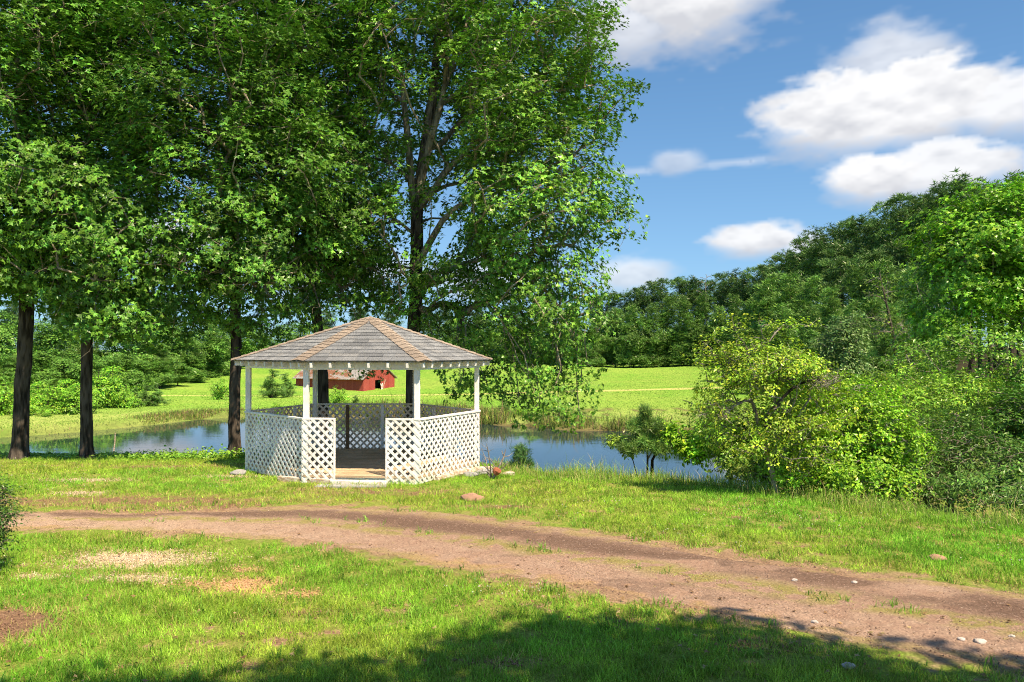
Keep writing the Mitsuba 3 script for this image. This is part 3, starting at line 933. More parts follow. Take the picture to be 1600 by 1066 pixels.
def build_kind(kind, H, blobs, n, Rc, per, template, size, color, seed, r=.17, flat=.6, sep=.5, attach=.3, lean=.3, up=.7, shell=.4, yellow=.08, tone=.22, spread=.25):
    rng = np.random.default_rng(seed)
    bl = [(np.array(b[:3], float), np.array(b[3:], float)) for b in blobs]
    cl, _ = in_blobs(rng, bl, n, shell, sep)
    tr, lb, P, rad = skeleton(rng, [(0, 0, -.6), (lean * .3, 0, H * .4), (lean, lean * .5, H * .97)], r, cl, r_tip=.02, attach=attach, step=.9, rise=.05)
    ax = np.stack([np.zeros(len(cl)), np.zeros(len(cl)), cl[:, 2] * .7], 1)
    n_ = len(cl)
    k = crown_leaves(rng, cl, np.array([0, 0, H * .5]), Rc, per, template, size, color, flat=flat, up=up, yellow=yellow, tone=tone, spread=spread)
    sg(kind, join([tr, lb]), k)
    GROUPS[kind] = H


PINE = (.050, .086, .030)
YPINE = (.072, .122, .034)
rs = np.random.default_rng(99)
for i in range(4):
    bl = []
    H = 18.0
    for j in range(9):
        z = H * (.42 + .55 * (j + .5) / 9)
        w = 2.6 * math.sin(math.pi * min(1, max(.12, 1.12 - (z / H - .36) / .68))) * rs.uniform(.55, 1.25) + .4
        a = rs.uniform(0, 6.28)
        bl.append((math.cos(a) * w * .35, math.sin(a) * w * .35, z, w, w, .8))
    build_kind(f'tall_pine_{i}', H, bl, 95, .95, 62, TUFT, .46, PINE, 300 + i, flat=.75, sep=1.0, attach=.42, lean=rs.uniform(-.6, .6), r=.2, shell=.6)
for i in range(3):
    bl = []
    H = 12.0
    for j in range(9):
        z = H * (.07 + .9 * (j + .5) / 9)
        w = 3.0 * (1.02 - (z / H) ** 1.6) * rs.uniform(.7, 1.25) + .2
        bl.append((rs.normal(0, .2), rs.normal(0, .2), z, w, w, .8))
    build_kind(f'young_pine_{i}', H, bl, 150, .8, 64, TUFT, .45, YPINE, 320 + i, flat=1.05, sep=.75, attach=.06, lean=rs.uniform(-.3, .3), r=.13, up=.9)
for i in range(3):
    H = 13.0
    bl = [(rs.normal(0, 1.0), rs.normal(0, 1.0), H * rs.uniform(.16, .82), rs.uniform(1.7, 2.6), rs.uniform(1.7, 2.6), rs.uniform(1.4, 2.4)) for _ in range(7)] + [(0, 0, H * .85, 1.6, 1.6, 1.7)]
    build_kind(f'hardwood_{i}', H, bl, 120, 1.0, 80, LEAF, .42, (.066, .125, .026), 340 + i, flat=.65, sep=.7, attach=.2, lean=rs.uniform(-.5, .5), r=.18)
for i in range(3):
    H = 3.0
    bl = [(rs.normal(0, .45), rs.normal(0, .45), H * rs.uniform(.12, .7), rs.uniform(.6, 1.0), rs.uniform(.6, 1.0), rs.uniform(.5, .8)) for _ in range(6)] + [(0, 0, H * .75, .5, .5, .6)]
    build_kind(f'shrub_{i}', H, bl, 70, .36, 42, LEAF, .17, (.115, .215, .026), 360 + i, flat=.75, sep=.28, attach=.05, lean=rs.uniform(-.3, .3), r=.05, yellow=.16)
for i in range(2):
    H = 2.2
    bl = [(0, 0, H * (.1 + .85 * (j + .5) / 6), .75 * (1.03 - (j + .5) / 6) + .1, .75 * (1.03 - (j + .5) / 6) + .1, .25) for j in range(6)]
    build_kind(f'little_pine_{i}', H, bl, 50, .2, 30, TUFT, .15, (.07, .12, .035), 380 + i, flat=.8, sep=.14, attach=.05, lean=.05, r=.035)

KINDS = {'tall_pine': 4, 'young_pine': 3, 'hardwood': 3, 'shrub': 3, 'little_pine': 2}
prng = np.random.default_rng(2024)


ORD = ['first', 'second', 'third', 'fourth', 'fifth', 'sixth', 'seventh', 'eighth', 'ninth', 'tenth', 'eleventh', 'twelfth', 'thirteenth', 'fourteenth', 'fifteenth', 'sixteenth', 'seventeenth', 'eighteenth', 'nineteenth', 'twentieth', 'twenty-first', 'twenty-second', 'twenty-third', 'twenty-fourth', 'twenty-fifth', 'twenty-sixth', 'twenty-seventh', 'twenty-eighth', 'twenty-ninth', 'thirtieth', 'thirty-first', 'thirty-second', 'thirty-third', 'thirty-fourth', 'thirty-fifth', 'thirty-sixth']


def in_order(rows):
    """each row of measurements with its place from the left"""
    rank = {id(r): i for i, r in enumerate(sorted(rows, key=lambda r: r[0]))}
    return [(*r, ORD[rank[id(r)]]) for r in rows]


def plant(kind, name, px, top, Y, label, cat, group=None, wide=1.0, var=None):
    """one tree of a kind: px and top measured, Y its distance"""
    p = at(px, top, Y)
    z0 = float(land(p[0], p[1])) - .1
    k = f'{kind}_{int(prng.integers(KINDS[kind])) if var is None else var}'
    s = (p[2] - z0) / GROUPS[k]
    key = thing(name, label, cat, group)
    scene[key] = {'type': 'instance', 'g': {'type': 'ref', 'id': f'kind_{k}'},
                  'to_world': T().translate([float(p[0]), float(p[1]), z0]).rotate([0, 0, 1], float(prng.uniform(0, 360))).scale([float(s * wide), float(s * wide), float(s)])}
    return key


GR, LR = 'tall pines along the right skyline', 'tall dark pine in the row that climbs to the right along the skyline'
SKY_ROW = [(1208, 414, 140, 1.0), (1232, 388, 128, 1.1), (1258, 372, 122, 1.0), (1288, 360, 114, 1.1), (1316, 356, 110, 1.1), (1342, 344, 104, 1.05), (1372, 338, 100, .95), (1404, 310, 94, 1.05), (1436, 322, 92, 1.1),
                      (1462, 312, 88, 1.1), (1490, 290, 84, 1.1), (1516, 279, 80, 1.1), (1546, 286, 78, 1.05), (1578, 290, 74, 1.1), (1606, 282, 70, 1.1), (1640, 280, 66, 1.1)]
SKY_LOW = [(1250, 430, 105, 1.0), (1310, 405, 95, 1.1), (1360, 390, 88, 1.1), (1420, 372, 82, 1.1), (1470, 365, 76, 1.1), (1530, 350, 70, 1.1), (1590, 345, 62, 1.1)]
for px, top, Y, w, o in in_order(SKY_ROW):
    plant('tall_pine', 'pine_tree', px, top, Y, f'{o} tall dark pine from the left in the row along the right skyline', 'tree', GR, w)
for px, top, Y, w, o in in_order(SKY_LOW):
    plant('tall_pine', 'pine_tree', px, top, Y, f'{o} pine from the left in the row just below the right skyline', 'tree', GR, w)
GC = 'tall pines behind the far meadow'
for px, top, Y, w, o in in_order([(930, 462, 172, .9), (958, 457, 170, 1.0), (985, 456, 168, 1.0), (1006, 449, 168, 1.0), (1034, 438, 168, 1.1), (1062, 436, 170, 1.1), (1088, 436, 168, 1.1), (1118, 440, 165, 1.0), (1142, 425, 158, 1.1), (1166, 430, 154, 1.0), (1188, 417, 150, 1.1),
                      (890, 470, 172, 1.0), (845, 465, 175, 1.1), (800, 472, 175, 1.0), (750, 468, 175, 1.1), (700, 476, 175, 1.1), (660, 480, 178, 1.1), (610, 482, 178, 1.1), (560, 478, 178, 1.1), (510, 485, 176, 1.1)]):
    plant('tall_pine', 'pine_tree', px, top, Y, f'{o} tall pine from the left in the back row behind the far meadow', 'tree', GC, w)
GY = 'young pines at the edge of the far meadow'
for px, top, Y, w, o in in_order([(925, 505, 152, 1.0), (962, 480, 156, 1.2), (990, 476, 152, 1.2), (1018, 482, 152, 1.2), (1044, 468, 154, 1.25), (1072, 474, 150, 1.25), (1098, 466, 150, 1.2), (1122, 476, 147, 1.15), (1152, 470, 140, 1.2), (1180, 462, 132, 1.2),
                      (938, 492, 160, 1.4), (905, 496, 162, 1.4), (880, 500, 158, 1.4), (858, 492, 164, 1.4), (840, 505, 160, 1.4), (818, 494, 164, 1.4), (795, 500, 160, 1.4), (770, 492, 164, 1.4), (745, 502, 160, 1.4), (722, 494, 164, 1.4), (705, 506, 160, 1.4), (682, 496, 166, 1.4)]):
    plant('young_pine', 'pine_tree', px, top, Y, f'{o} bushy pine from the left along the far edge of the meadow', 'tree', GY, w)
GM = 'young pines on the right slope behind the shrubs'
for px, top, Y, w, o in in_order([(1205, 432, 92, 1.1), (1238, 424, 86, 1.15), (1272, 428, 80, 1.15), (1300, 446, 72, 1.1), (1345, 425, 68, 1.1), (1385, 402, 66, 1.1), (1430, 412, 60, 1.1), (1225, 480, 66, 1.1), (1265, 490, 58, 1.1), (1330, 478, 56, 1.1), (1395, 470, 50, 1.1)]):
    plant('young_pine', 'pine_tree', px, top, Y, f'{o} full green pine from the left, low on the right slope behind the shrubs', 'tree', GM, w)
GL = 'woods beyond the pond on the left'
for px, top, Y, k, w, o in in_order([(-520, 470, 70, 'hardwood', 1.3), (-430, 475, 74, 'hardwood', 1.3), (-350, 480, 78, 'young_pine', 1.3), (-270, 478, 80, 'hardwood', 1.3), (-190, 484, 84, 'hardwood', 1.3), (-125, 486, 86, 'young_pine', 1.3), (-60, 490, 88, 'hardwood', 1.2), (-10, 480, 92, 'hardwood', 1.2), (45, 495, 96, 'hardwood', 1.3), (80, 505, 84, 'hardwood', 1.35), (112, 492, 100, 'young_pine', 1.3), (150, 480, 104, 'tall_pine', 1.2), (182, 496, 96, 'hardwood', 1.3), (212, 500, 104, 'tall_pine', 1.5),
                         (235, 508, 100, 'young_pine', 1.5), (258, 500, 110, 'hardwood', 1.3), (285, 505, 112, 'young_pine', 1.5), (310, 512, 118, 'hardwood', 1.4), (335, 500, 124, 'young_pine', 1.4), (360, 508, 132, 'hardwood', 1.4), (388, 505, 140, 'hardwood', 1.4), (412, 512, 148, 'young_pine', 1.4),
                         (440, 506, 155, 'hardwood', 1.4), (470, 500, 160, 'hardwood', 1.4), (505, 508, 165, 'hardwood', 1.4), (545, 512, 168, 'young_pine', 1.3), (590, 506, 168, 'hardwood', 1.3), (635, 512, 168, 'hardwood', 1.3), (672, 515, 165, 'young_pine', 1.2), (20, 470, 120, 'tall_pine', 1.1), (95, 468, 126, 'tall_pine', 1.1), (260, 472, 140, 'tall_pine', 1.1), (330, 480, 150, 'tall_pine', 1.1)]):
    plant(k, {'hardwood': 'hardwood_tree'}.get(k, 'pine_tree'), px, top, Y, {'hardwood': 'leafy green tree', 'young_pine': 'full soft green pine', 'tall_pine': 'taller dark pine'}[k] + f', {o} tree from the left in the woods beyond the pond', 'tree', GL + (' (leafy)' if k == 'hardwood' else ' (pines)' if k == 'young_pine' else ' (tall pines)'), w)
for px, top, Y, w, o in in_order([(-40, 545, 74, 1.6, ), (-5, 550, 72, 1.6), (30, 552, 76, 1.6), (66, 548, 74, 1.6), (100, 555, 78, 1.7), (134, 550, 76, 1.6), (166, 556, 80, 1.7), (196, 552, 84, 1.6), (222, 560, 88, 1.7), (250, 562, 96, 1.7), (278, 566, 104, 1.8), (306, 566, 112, 1.8), (334, 568, 120, 1.8), (366, 570, 130, 1.8)]):
    plant('hardwood', 'shrub', px, top, Y, f'darker green bush, {o} from the left at the foot of the woods beyond the pond', 'bush', 'bushes at the foot of the left woods', w)
# shrubs on the dam
for px, top, Y, w, lab, o in in_order([(-25, 590, 44, 1.3, None), (12, 592, 45, 1.2, None), (42, 604, 44, 1.1, None), (62, 596, 47, 1.2, None), (82, 600, 45, 1.1, None), (105, 592, 48, 1.1, None), (122, 598, 45, 1.1, None), (150, 574, 50, 1.1, 'bright green bushy sapling just right of the second oak trunk, beyond the water'),
                           (176, 572, 51, 1.1, 'tallest bright bush on the far dam, its right side tipped yellow'), (197, 598, 50, 1.0, None), (30, 628, 42, 1.0, 'low bright bush at the foot of the far dam thicket, far left'), (72, 632, 43, 1.0, 'low yellowish bush at the front of the dam thicket right of the far left trunk')]):
    plant('shrub', 'shrub', px, top, Y, lab or f'bright green bush, {o} from the left in the thicket on the far dam', 'bush', None if lab else 'bushes on the far dam', w)
for px, top, Y, lab in [(112, 622, 45, 'small round pine just left of the second oak trunk beyond the water'), (212, 606, 51, 'small pine second from the right end of the dam thicket'), (228, 602, 52, 'small pine left of the last one at the end of the dam thicket'), (243, 600, 52, 'last small pine at the right end of the dam thicket')]:
    plant('little_pine', 'pine_tree', px, top, Y, lab, 'tree', None, 1.25)
# along the far shore
for px, top, Y, w, k, lab in [(346, 590, 62, 1.1, 'shrub', 'green bush on the far shore just left of the third oak trunk'), (425, 578, 66, 1.3, 'little_pine', 'soft green round pine in the meadow left of the red barn'), (447, 584, 68, 1.2, 'little_pine', 'smaller pine beside the round one left of the red barn'),
                              (523, 598, 52, 1.0, 'shrub', 'feathery yellow-green bush standing in front of the red barn'), (536, 606, 51, .9, 'shrub', 'lower yellow-green bush at the right foot of the one before the barn'), (556, 617, 49, 1.0, 'little_pine', 'small spiky pine seen above the back rail of the gazebo'), (604, 622, 48, 1.3, 'shrub', 'low round bush on the far shore above the back rail of the gazebo'),
                              (769, 636, 43, 1.3, 'shrub', 'bush on the far shore just right of the gazebo corner post'), (788, 614, 47, .8, 'little_pine', 'slim small pine on the far shore right of the gazebo'), (806, 632, 43.5, 1.2, 'shrub', 'bright green shrub at the waterline below the drooping oak branch'), (826, 622, 43, 1.2, 'shrub', 'yellow-green shrub on the far shore under the drooping oak'),
                              (850, 636, 42.5, 1.3, 'shrub', 'dense green shrub on the far shore under the oak, right of the yellow-green one'), (880, 640, 42, 1.3, 'shrub', 'rightmost shrub of the far shore under the oak'), (1108, 640, 37, 1.5, 'shrub', 'dark bush at the right end of the far shore'), (404, 632, 46, 1.2, 'shrub', 'low green bush among the reeds seen left of the gazebo front post'),
                              (432, 628, 47, 1.1, 'shrub', 'second low bush among the reeds seen left of the gazebo front post')]:
    plant(k, 'shrub' if k == 'shrub' else 'pine_tree', px, top, Y, lab, 'bush' if k == 'shrub' else 'tree', None, w)
EXTRA = True
# dead pale tree on the skyline
rng = np.random.default_rng(71)
b = at(1103, 570, 158)
b[2] = float(land(b[0], b[1]))
tp = at(1102, 436, 158)
key = thing('dead_tree', 'bare pale dead tree standing among the pines behind the meadow', 'tree')
cl = np.array([tp + [dx, 0, dz] for dx, dz in ((-1.6, -.6), (1.5, -.8), (-1.1, .4), (.8, .6), (1.9, -2.0), (-1.9, -2.4), (.1, 1.0), (1.3, .3))])
tr, lb, P, rad = skeleton(rng, [b, (b + tp) / 2 + [.2, 0, 0], tp], .24, cl, r_tip=.05, attach=.6, step=.9)
put('trunk', tr, 'mat_grey_wood', key, smooth=True)
put('branches', lb, 'mat_grey_wood', key, smooth=True)

# ------------------------------------------------------------------ the barn and the house behind the pines
def boards(a, b, w):
    def fn(p, n, uv):
        s = p.x * .89 - p.y * .45
        t = p.x * .45 + p.y * .89
        u = dr.select(dr.abs(n.x * .89 - n.y * .45) > .7, t, s) / w
        r = cell_rand(u, 3, 1)
        g = fbm(p.x * 3, p.y * 3, p.z * .7, 3)
        e = smoothstep(.5, .42, dr.abs(u - dr.floor(u) - .5))
        return mix(a, b, r * .5 + g * .5) * (.35 + .65 * e)
    return mikit.proc(fn)


scene['mat_barn'] = {'type': 'twosided', 'b': {'type': 'principled', 'base_color': boards((.32, .045, .036), (.44, .115, .095), .22), 'roughness': .85, 'specular': .2}}


def tin(p, n, uv):
    s = (p.x * .89 - p.y * .45)
    g = fbm(p.x * .5, p.y * .5, p.z, 3)
    h = fbm(p.x * 3, p.y * 3, p.z * 2, 2)
    c = mix((.42, .40, .37), (.32, .15, .08), smoothstep(.46, .6, g * .7 + h * .3))
    return c * (.85 + .15 * dr.cos(s * 18))


scene['mat_tin'] = {'type': 'twosided', 'b': {'type': 'principled', 'base_color': mikit.proc(tin), 'roughness': .55, 'metallic': .2, 'specular': .4}}
scene['mat_dark'] = {'type': 'twosided', 'b': {'type': 'principled', 'base_color': rgb(.03, .022, .018), 'roughness': .95}}
BARN = thing('barn', 'long low red board barn with rusty tin roof in the meadow, seen through the gazebo', 'barn')
bc = np.array([-21.3, 109.6])
gx, sx_ = np.array([.45, .893]), np.array([-.893, .45])
BL_, BW_ = 12.4, 7.6
bz = -3.62
HW, HP = 2.1, 4.4


def bp(s, g, z):
    q = bc + sx_ * s + gx * g
    return np.array([q[0], q[1], bz + z])


def slabm(quad, thick, nrm):
    q = np.array(quad); v = np.vstack([q, q - np.asarray(nrm) * thick])
    n = len(q)
    f = [[0, i, i + 1] for i in range(1, n - 1)] + [[n, n + i + 1, n + i] for i in range(1, n - 1)]
    for i in range(n):
        j = (i + 1) % n
        f += [[i, n + i, n + j], [i, n + j, j]]
    return v, np.array(f)


n_front = np.array([-gx[0], -gx[1], 0]); n_gable = np.array([-sx_[0], -sx_[1], 0])
put('wall', slabm([bp(0, 0, -.5), bp(BL_, 0, -.5), bp(BL_, 0, HW), bp(0, 0, HW)], .12, n_front), 'mat_barn', BARN)
put('wall', slabm([bp(0, BW_, -.5), bp(BL_, BW_, -.5), bp(BL_, BW_, HW), bp(0, BW_, HW)], .12, -n_front), 'mat_barn', BARN)
dg0, dg1, dh = 2.75, 4.15, 1.75
gable = Polygon([(.0, -.5), (BW_, -.5), (BW_, HW), (BW_ / 2, HP), (0, HW)]).difference(sbox(dg0, -.6, dg1, dh))
fr = np.stack([np.array([*gx, 0]), [0, 0, 1], n_gable], 1)
fr[:, 2] = np.cross(fr[:, 0], fr[:, 1])
put('gable_wall', extrude(gable, .12, fr, bp(0, 0, 0)), 'mat_barn', BARN)
put('gable_wall', extrude(Polygon([(.0, -.5), (BW_, -.5), (BW_, HW), (BW_ / 2, HP), (0, HW)]), .12, fr, bp(BL_, 0, 0)), 'mat_barn', BARN)
put('doorway', slabm([bp(.9, dg0 - .6, -.5), bp(.9, dg1 + .6, -.5), bp(.9, dg1 + .6, dh + .3), bp(.9, dg0 - .6, dh + .3)], .05, n_gable), 'mat_dark', BARN)  # dark panel set behind the opening, its colour stands for the unlit inside
door = put('door', slabm([bp(-.22, dg1 - .1, -.4), bp(-.22, dg1 + 1.0, -.3), bp(-.22, dg1 + 1.0, dh + .1), bp(-.22, dg1 - .1, dh + .1)], .06, n_gable), 'mat_barn', BARN)
put('brace', beam(bp(-.26, dg1 - .0, -.1), bp(-.26, dg1 + .9, dh), .05, .12, n_gable), 'mat_pale_wood', door)
nr1 = unit(np.cross(bp(1, 0, 0) - bp(0, 0, 0), bp(0, BW_ / 2, HP - HW) - bp(0, 0, 0))); nr1 *= np.sign(nr1[2])
nr2 = unit(np.cross(bp(1, 0, 0) - bp(0, 0, 0), bp(0, BW_ / 2, HP) - bp(0, BW_, HW))); nr2 *= np.sign(nr2[2])
sl = (HP - HW) / (BW_ / 2)
put('roof', join([slabm([bp(-.35, -.45, HW - .45 * sl + .1), bp(BL_ + .35, -.45, HW - .45 * sl + .1), bp(BL_ + .35, BW_ / 2, HP + .1), bp(-.35, BW_ / 2, HP + .1)], .07, nr1),
                  slabm([bp(-.35, BW_ / 2 + .01, HP + .1), bp(BL_ + .35, BW_ / 2 + .01, HP + .1), bp(BL_ + .35, BW_ + .45, HW - .45 * sl + .1), bp(-.35, BW_ + .45, HW - .45 * sl + .1)], .07, nr2)]), 'mat_tin', BARN)
k = put('gate_panel', join([beam(bp(-.8, 3.3, .05), bp(-.6, 3.9, 1.3), .1, .12), beam(bp(-.8, 3.9, .05), bp(-.6, 3.4, 1.25), .1, .12), beam(bp(-.8, 3.2, .1), bp(-.8, 4.0, .1), .1, .12)]), 'mat_white')
tag(k, 'small white crossed frame leaning at the barn doorway', 'gate')

H_ = thing('house', 'pale house half hidden behind the pines at the far edge of the meadow', 'house')
hc = at(958, 566, 186)
hz = float(land(hc[0], hc[1]))
put('wall', box((10, 7, 4.4), (hc[0], hc[1], hz + 2.2)), 'mat_white', H_)
put('roof', (np.array([(hc[0] - 5.5, hc[1] - 4, hz + 4.3), (hc[0] + 5.5, hc[1] - 4, hz + 4.3), (hc[0] + 5.5, hc[1] + 4, hz + 4.3), (hc[0] - 5.5, hc[1] + 4, hz + 4.3), (hc[0] - 5.5, hc[1], hz + 6.3), (hc[0] + 5.5, hc[1], hz + 6.3)]),
             np.array([[0, 1, 5], [0, 5, 4], [2, 3, 4], [2, 4, 5], [0, 4, 3], [1, 2, 5], [0, 2, 1], [0, 3, 2]])), 'mat_shingle_0', H_)
for i in range(3):
    put('window', box((1.0, .1, 1.3), (hc[0] - 3 + 3 * i, hc[1] - 3.53, hz + 2.4)), 'mat_dark', H_)

# ------------------------------------------------------------------ the right-hand thicket
YG = (.14, .195, .022)
oak('small yellow-green tree with grey crooked trunk and bare twigs on the right bank', [(base(1214, 13.2)), at(1208, 735, 13.2), at(1196, 690, 13.1), at(1178, 640, 13.0), at(1172, 590, 13.0), at(1168, 545, 13)], .05,
    [B(1185, 575, 12.9, .7, .75, .42), B(1118, 555, 12.9, .42, .4, .16), B(1100, 570, 12.8, .25, .3, .1), B(1250, 590, 13, .5, .55, .42), B(1112, 538, 12.9, .12, .2, .16), B(1155, 522, 12.9, .13, .2, .3), B(1192, 518, 13, .14, .2, .3), B(1224, 518, 13.1, .25, .2, .14), B(1252, 508, 13.1, .22, .2, .07), B(1120, 630, 12.9, .42, .45, .2), B(1235, 660, 12.8, .5, .5, .42),
     B(1180, 690, 12.8, .45, .4, .3), B(1290, 640, 13.1, .45, .5, .4), B(1150, 600, 12.8, .55, .45, .3), B(1125, 680, 13.2, .4, .4, .3), B(1255, 705, 12.8, .5, .4, .35), B(1290, 600, 13.2, .35, .4, .25)],
    300, 21, per=62, ros=6, ros_r=.08, Rc=.2, size=.06, limb_r=.0055, sep=.13, name='small_tree', leaf=LEAF, flat=.75, twig=3, limb_mat='mat_grey_wood', color=YG, attach=.25, yellow=.14, trunk_mat='mat_limb')
oak('bare grey twiggy branches arching out of the yellow-green tree', [at(1210, 640, 12.75), at(1230, 612, 12.7), at(1262, 592, 12.6), at(1300, 596, 12.5)], .028,
    [B(1290, 595, 12.6, .3, .3, .12), B(1120, 640, 12.6, .35, .25, .15)], 26, 22, per=3, Rc=.22, size=.06, limb_r=.004, sep=.06, name='bare_branch', leaf=LEAF, twig=7, limb_mat='mat_grey_wood', color=YG, attach=.0, cat='branch')
oak('dense bright green bush right of the yellow-green tree', [base(1320, 14.3), at(1322, 700, 14.3), at(1325, 640, 14.3)], .07,
    [B(1320, 690, 14.1, 1.15, .9, .75), B(1370, 690, 13.9, .75, .8, .8), B(1290, 640, 14.3, .8, .8, .5), B(1260, 720, 13.9, .7, .6, .5), B(1350, 745, 13.3, .9, .6, .42), B(1330, 620, 14.4, .6, .6, .35), B(1400, 700, 13.9, .45, .5, .5), B(1240, 740, 13.4, .5, .4, .3)],
    330, 23, per=115, ros=7, ros_r=.085, Rc=.27, size=.07, limb_r=.006, sep=.17, name='bush', leaf=LEAF, flat=.75, twig=3, limb_mat='mat_grey_wood', color=(.11, .19, .016), attach=.05, cat='bush')
oak('grey-green broad shrub with arching twigs behind the bright bush', [base(1445, 17), at(1450, 680, 17), at(1452, 630, 17)], .07,
    [B(1450, 625, 17, 1.15, 1.1, .55), B(1400, 615, 17, .7, .8, .5), B(1500, 625, 16.8, .6, .7, .35), B(1430, 680, 16.6, .9, .8, .6), B(1535, 600, 16.7, .35, .4, .12)],
    220, 24, per=80, ros=8, ros_r=.11, Rc=.3, size=.095, limb_r=.006, sep=.18, name='shrub', leaf=SLIM, flat=.6, twig=1, limb_mat='mat_limb', color=(.115, .185, .026), attach=.05, cat='bush')
oak('dark vine-hung shrub low on the right with a few yellow leaves', [base(1480, 14.2), at(1482, 740, 14.2), at(1482, 690, 14.2)], .06,
    [B(1450, 710, 14.6, .8, .7, .65), B(1520, 725, 14.0, 1.0, .8, .55), B(1480, 670, 15.0, .8, .6, .4), B(1410, 745, 13.9, .6, .5, .4), B(1590, 735, 13.4, .7, .7, .5), B(1455, 762, 13.4, .7, .4, .28), B(1530, 770, 12.9, .7, .4, .28), B(1590, 775, 12.3, .5, .4, .25)],
    280, 25, per=72, ros=8, ros_r=.1, Rc=.27, size=.085, limb_r=.006, sep=.17, name='shrub', leaf=SLIM, flat=.7, twig=2, limb_mat='mat_limb', color=(.055, .098, .025), attach=.05, cat='bush')
oak('deep green bush at the right edge, below the big bright broadleaf tree', [base(1600, 15.5), at(1600, 700, 15.5), at(1600, 640, 15.5)], .06,
    [B(1570, 690, 15.6, .8, .8, .5), B(1630, 660, 15.5, 1.1, 1.0, .8), B(1600, 760, 13.0, .5, .5, .3), B(1560, 655, 17, .8, .8, .5)],
    200, 26, per=60, Rc=.3, size=.1, limb_r=.006, sep=.2, name='bush', leaf=LEAF, flat=.7, twig=3, color=(.05, .10, .018), attach=.05, cat='bush')
oak('tangled dark bush between the pond and the yellow-green tree', [base(1140, 16), at(1142, 700, 16), at(1142, 660, 16)], .05,
    [B(1140, 700, 15.8, .55, .6, .5), B(1170, 680, 15.6, .6, .6, .6), B(1125, 655, 16, .5, .6, .3), B(1185, 730, 15.0, .5, .5, .35), B(1215, 690, 15.5, .7, .6, .6)],
    170, 27, per=66, ros=7, ros_r=.09, Rc=.26, size=.085, limb_r=.006, sep=.16, name='bush', leaf=LEAF, flat=.75, twig=2, color=(.105, .155, .026), attach=.05, cat='bush')
oak('big bright green broadleaf tree filling the upper right edge', [base(1560, 33, -.3), at(1558, 540, 33), at(1548, 420, 33), at(1545, 320, 33)], .2,
    [B(1540, 380, 32, 2.7, 2.6, 2.4), B(1590, 345, 32, 2.2, 2.4, 1.3), B(1490, 440, 31.5, 1.7, 1.8, 1.7), B(1600, 450, 31.5, 2.2, 2.0, 2.0), B(1470, 520, 31.5, 1.5, 1.6, 1.1), B(1660, 380, 33, 2.4, 2.4, 3.0)],
    430, 28, per=110, ros=8, ros_r=.24, Rc=.66, size=.22, limb_r=.012, sep=.42, name='broadleaf_tree', leaf=OAK, flat=.6, twig=3, limb_mat='mat_grey_wood', color=(.088, .17, .016), attach=.15)
oak('small leafy tree spreading below the big bright tree at the right edge', [base(1500, 27, -.3), at(1508, 600, 27), at(1520, 540, 27)], .1,
    [B(1530, 540, 26.5, 1.2, 1.2, .6), B(1460, 545, 27, 1.0, 1.0, .6), B(1590, 560, 26, 1.2, 1.2, .9), B(1430, 580, 28, 1.2, 1.2, .8), B(1540, 620, 28, 2.0, 1.2, 1.0), B(1640, 600, 26, 1.6, 1.2, 1.6)],
    150, 29, per=64, ros=7, ros_r=.2, Rc=.5, size=.15, limb_r=.011, sep=.36, name='small_tree', leaf=LEAF, flat=.6, twig=2, limb_mat='mat_grey_wood', color=(.07, .13, .018), attach=.1)
oak('pale blue-green shrubby tree among the pines on the right slope', [base(1312, 46, -.3), at(1312, 560, 46), at(1314, 510, 46)], .1,
    [B(1312, 545, 45, 1.5, 1.4, 1.5), B(1325, 510, 45, 1.0, 1.0, .7), B(1290, 580, 45, 1.0, 1.0, .9), B(1340, 580, 45, 1.0, 1.0, .8)],
    150, 30, per=60, Rc=.46, size=.17, limb_r=.012, sep=.3, name='small_tree', leaf=LEAF, flat=.7, twig=2, limb_mat='mat_grey_wood', color=(.082, .125, .052), attach=.08)
oak('thin half-dead tree with grey forked branches on the right slope', [base(1402, 46, -.3), at(1402, 560, 46), at(1390, 490, 46), at(1376, 425, 46)], .13,
    [B(1375, 450, 46, .7, .8, .9), B(1412, 520, 46, 1.2, 1.0, 1.4), B(1370, 500, 46, .9, .8, 1.4), B(1430, 560, 45, .9, .9, .8)],
    60, 32, per=16, Rc=.5, size=.17, limb_r=.018, sep=.3, name='bare_tree', leaf=LEAF, twig=9, limb_mat='mat_grey_wood', color=(.10, .15, .03), attach=.2)
# on the bank right of the pond
oak('small pine sapling standing on the near bank before the water', [base(1010, 16.4), at(1009, 700, 16.4), at(1008, 648, 16.4)], .024,
    [B(1008, 652, 16.4, .1, .1, .3), B(1002, 690, 16.4, .24, .24, .14), B(1024, 668, 16.4, .17, .2, .1), B(985, 702, 16.3, .22, .22, .07), B(1030, 700, 16.3, .2, .2, .07), B(992, 668, 16.4, .14, .16, .08)],
    95, 33, per=12, Rc=.09, size=.15, limb_r=.005, sep=.07, name='pine_sapling', leaf=NEEDLES, flat=.9, twig=0, color=(.085, .135, .04), attach=.25)
oak('leafy vine-covered bush with dark leaning stem beside the pine sapling', [base(1017, 16.6), at(1022, 715, 16.6), at(1036, 690, 16.6)], .045,
    [B(1052, 688, 16.5, .35, .35, .22), B(1085, 700, 16.5, .4, .4, .25), B(1040, 672, 16.5, .2, .25, .14), B(1115, 690, 16.4, .3, .3, .25)],
    85, 34, per=34, Rc=.17, size=.11, limb_r=.005, sep=.09, name='vine_bush', leaf=LEAF, flat=.8, twig=1, color=(.125, .22, .018), attach=.5, cat='bush')
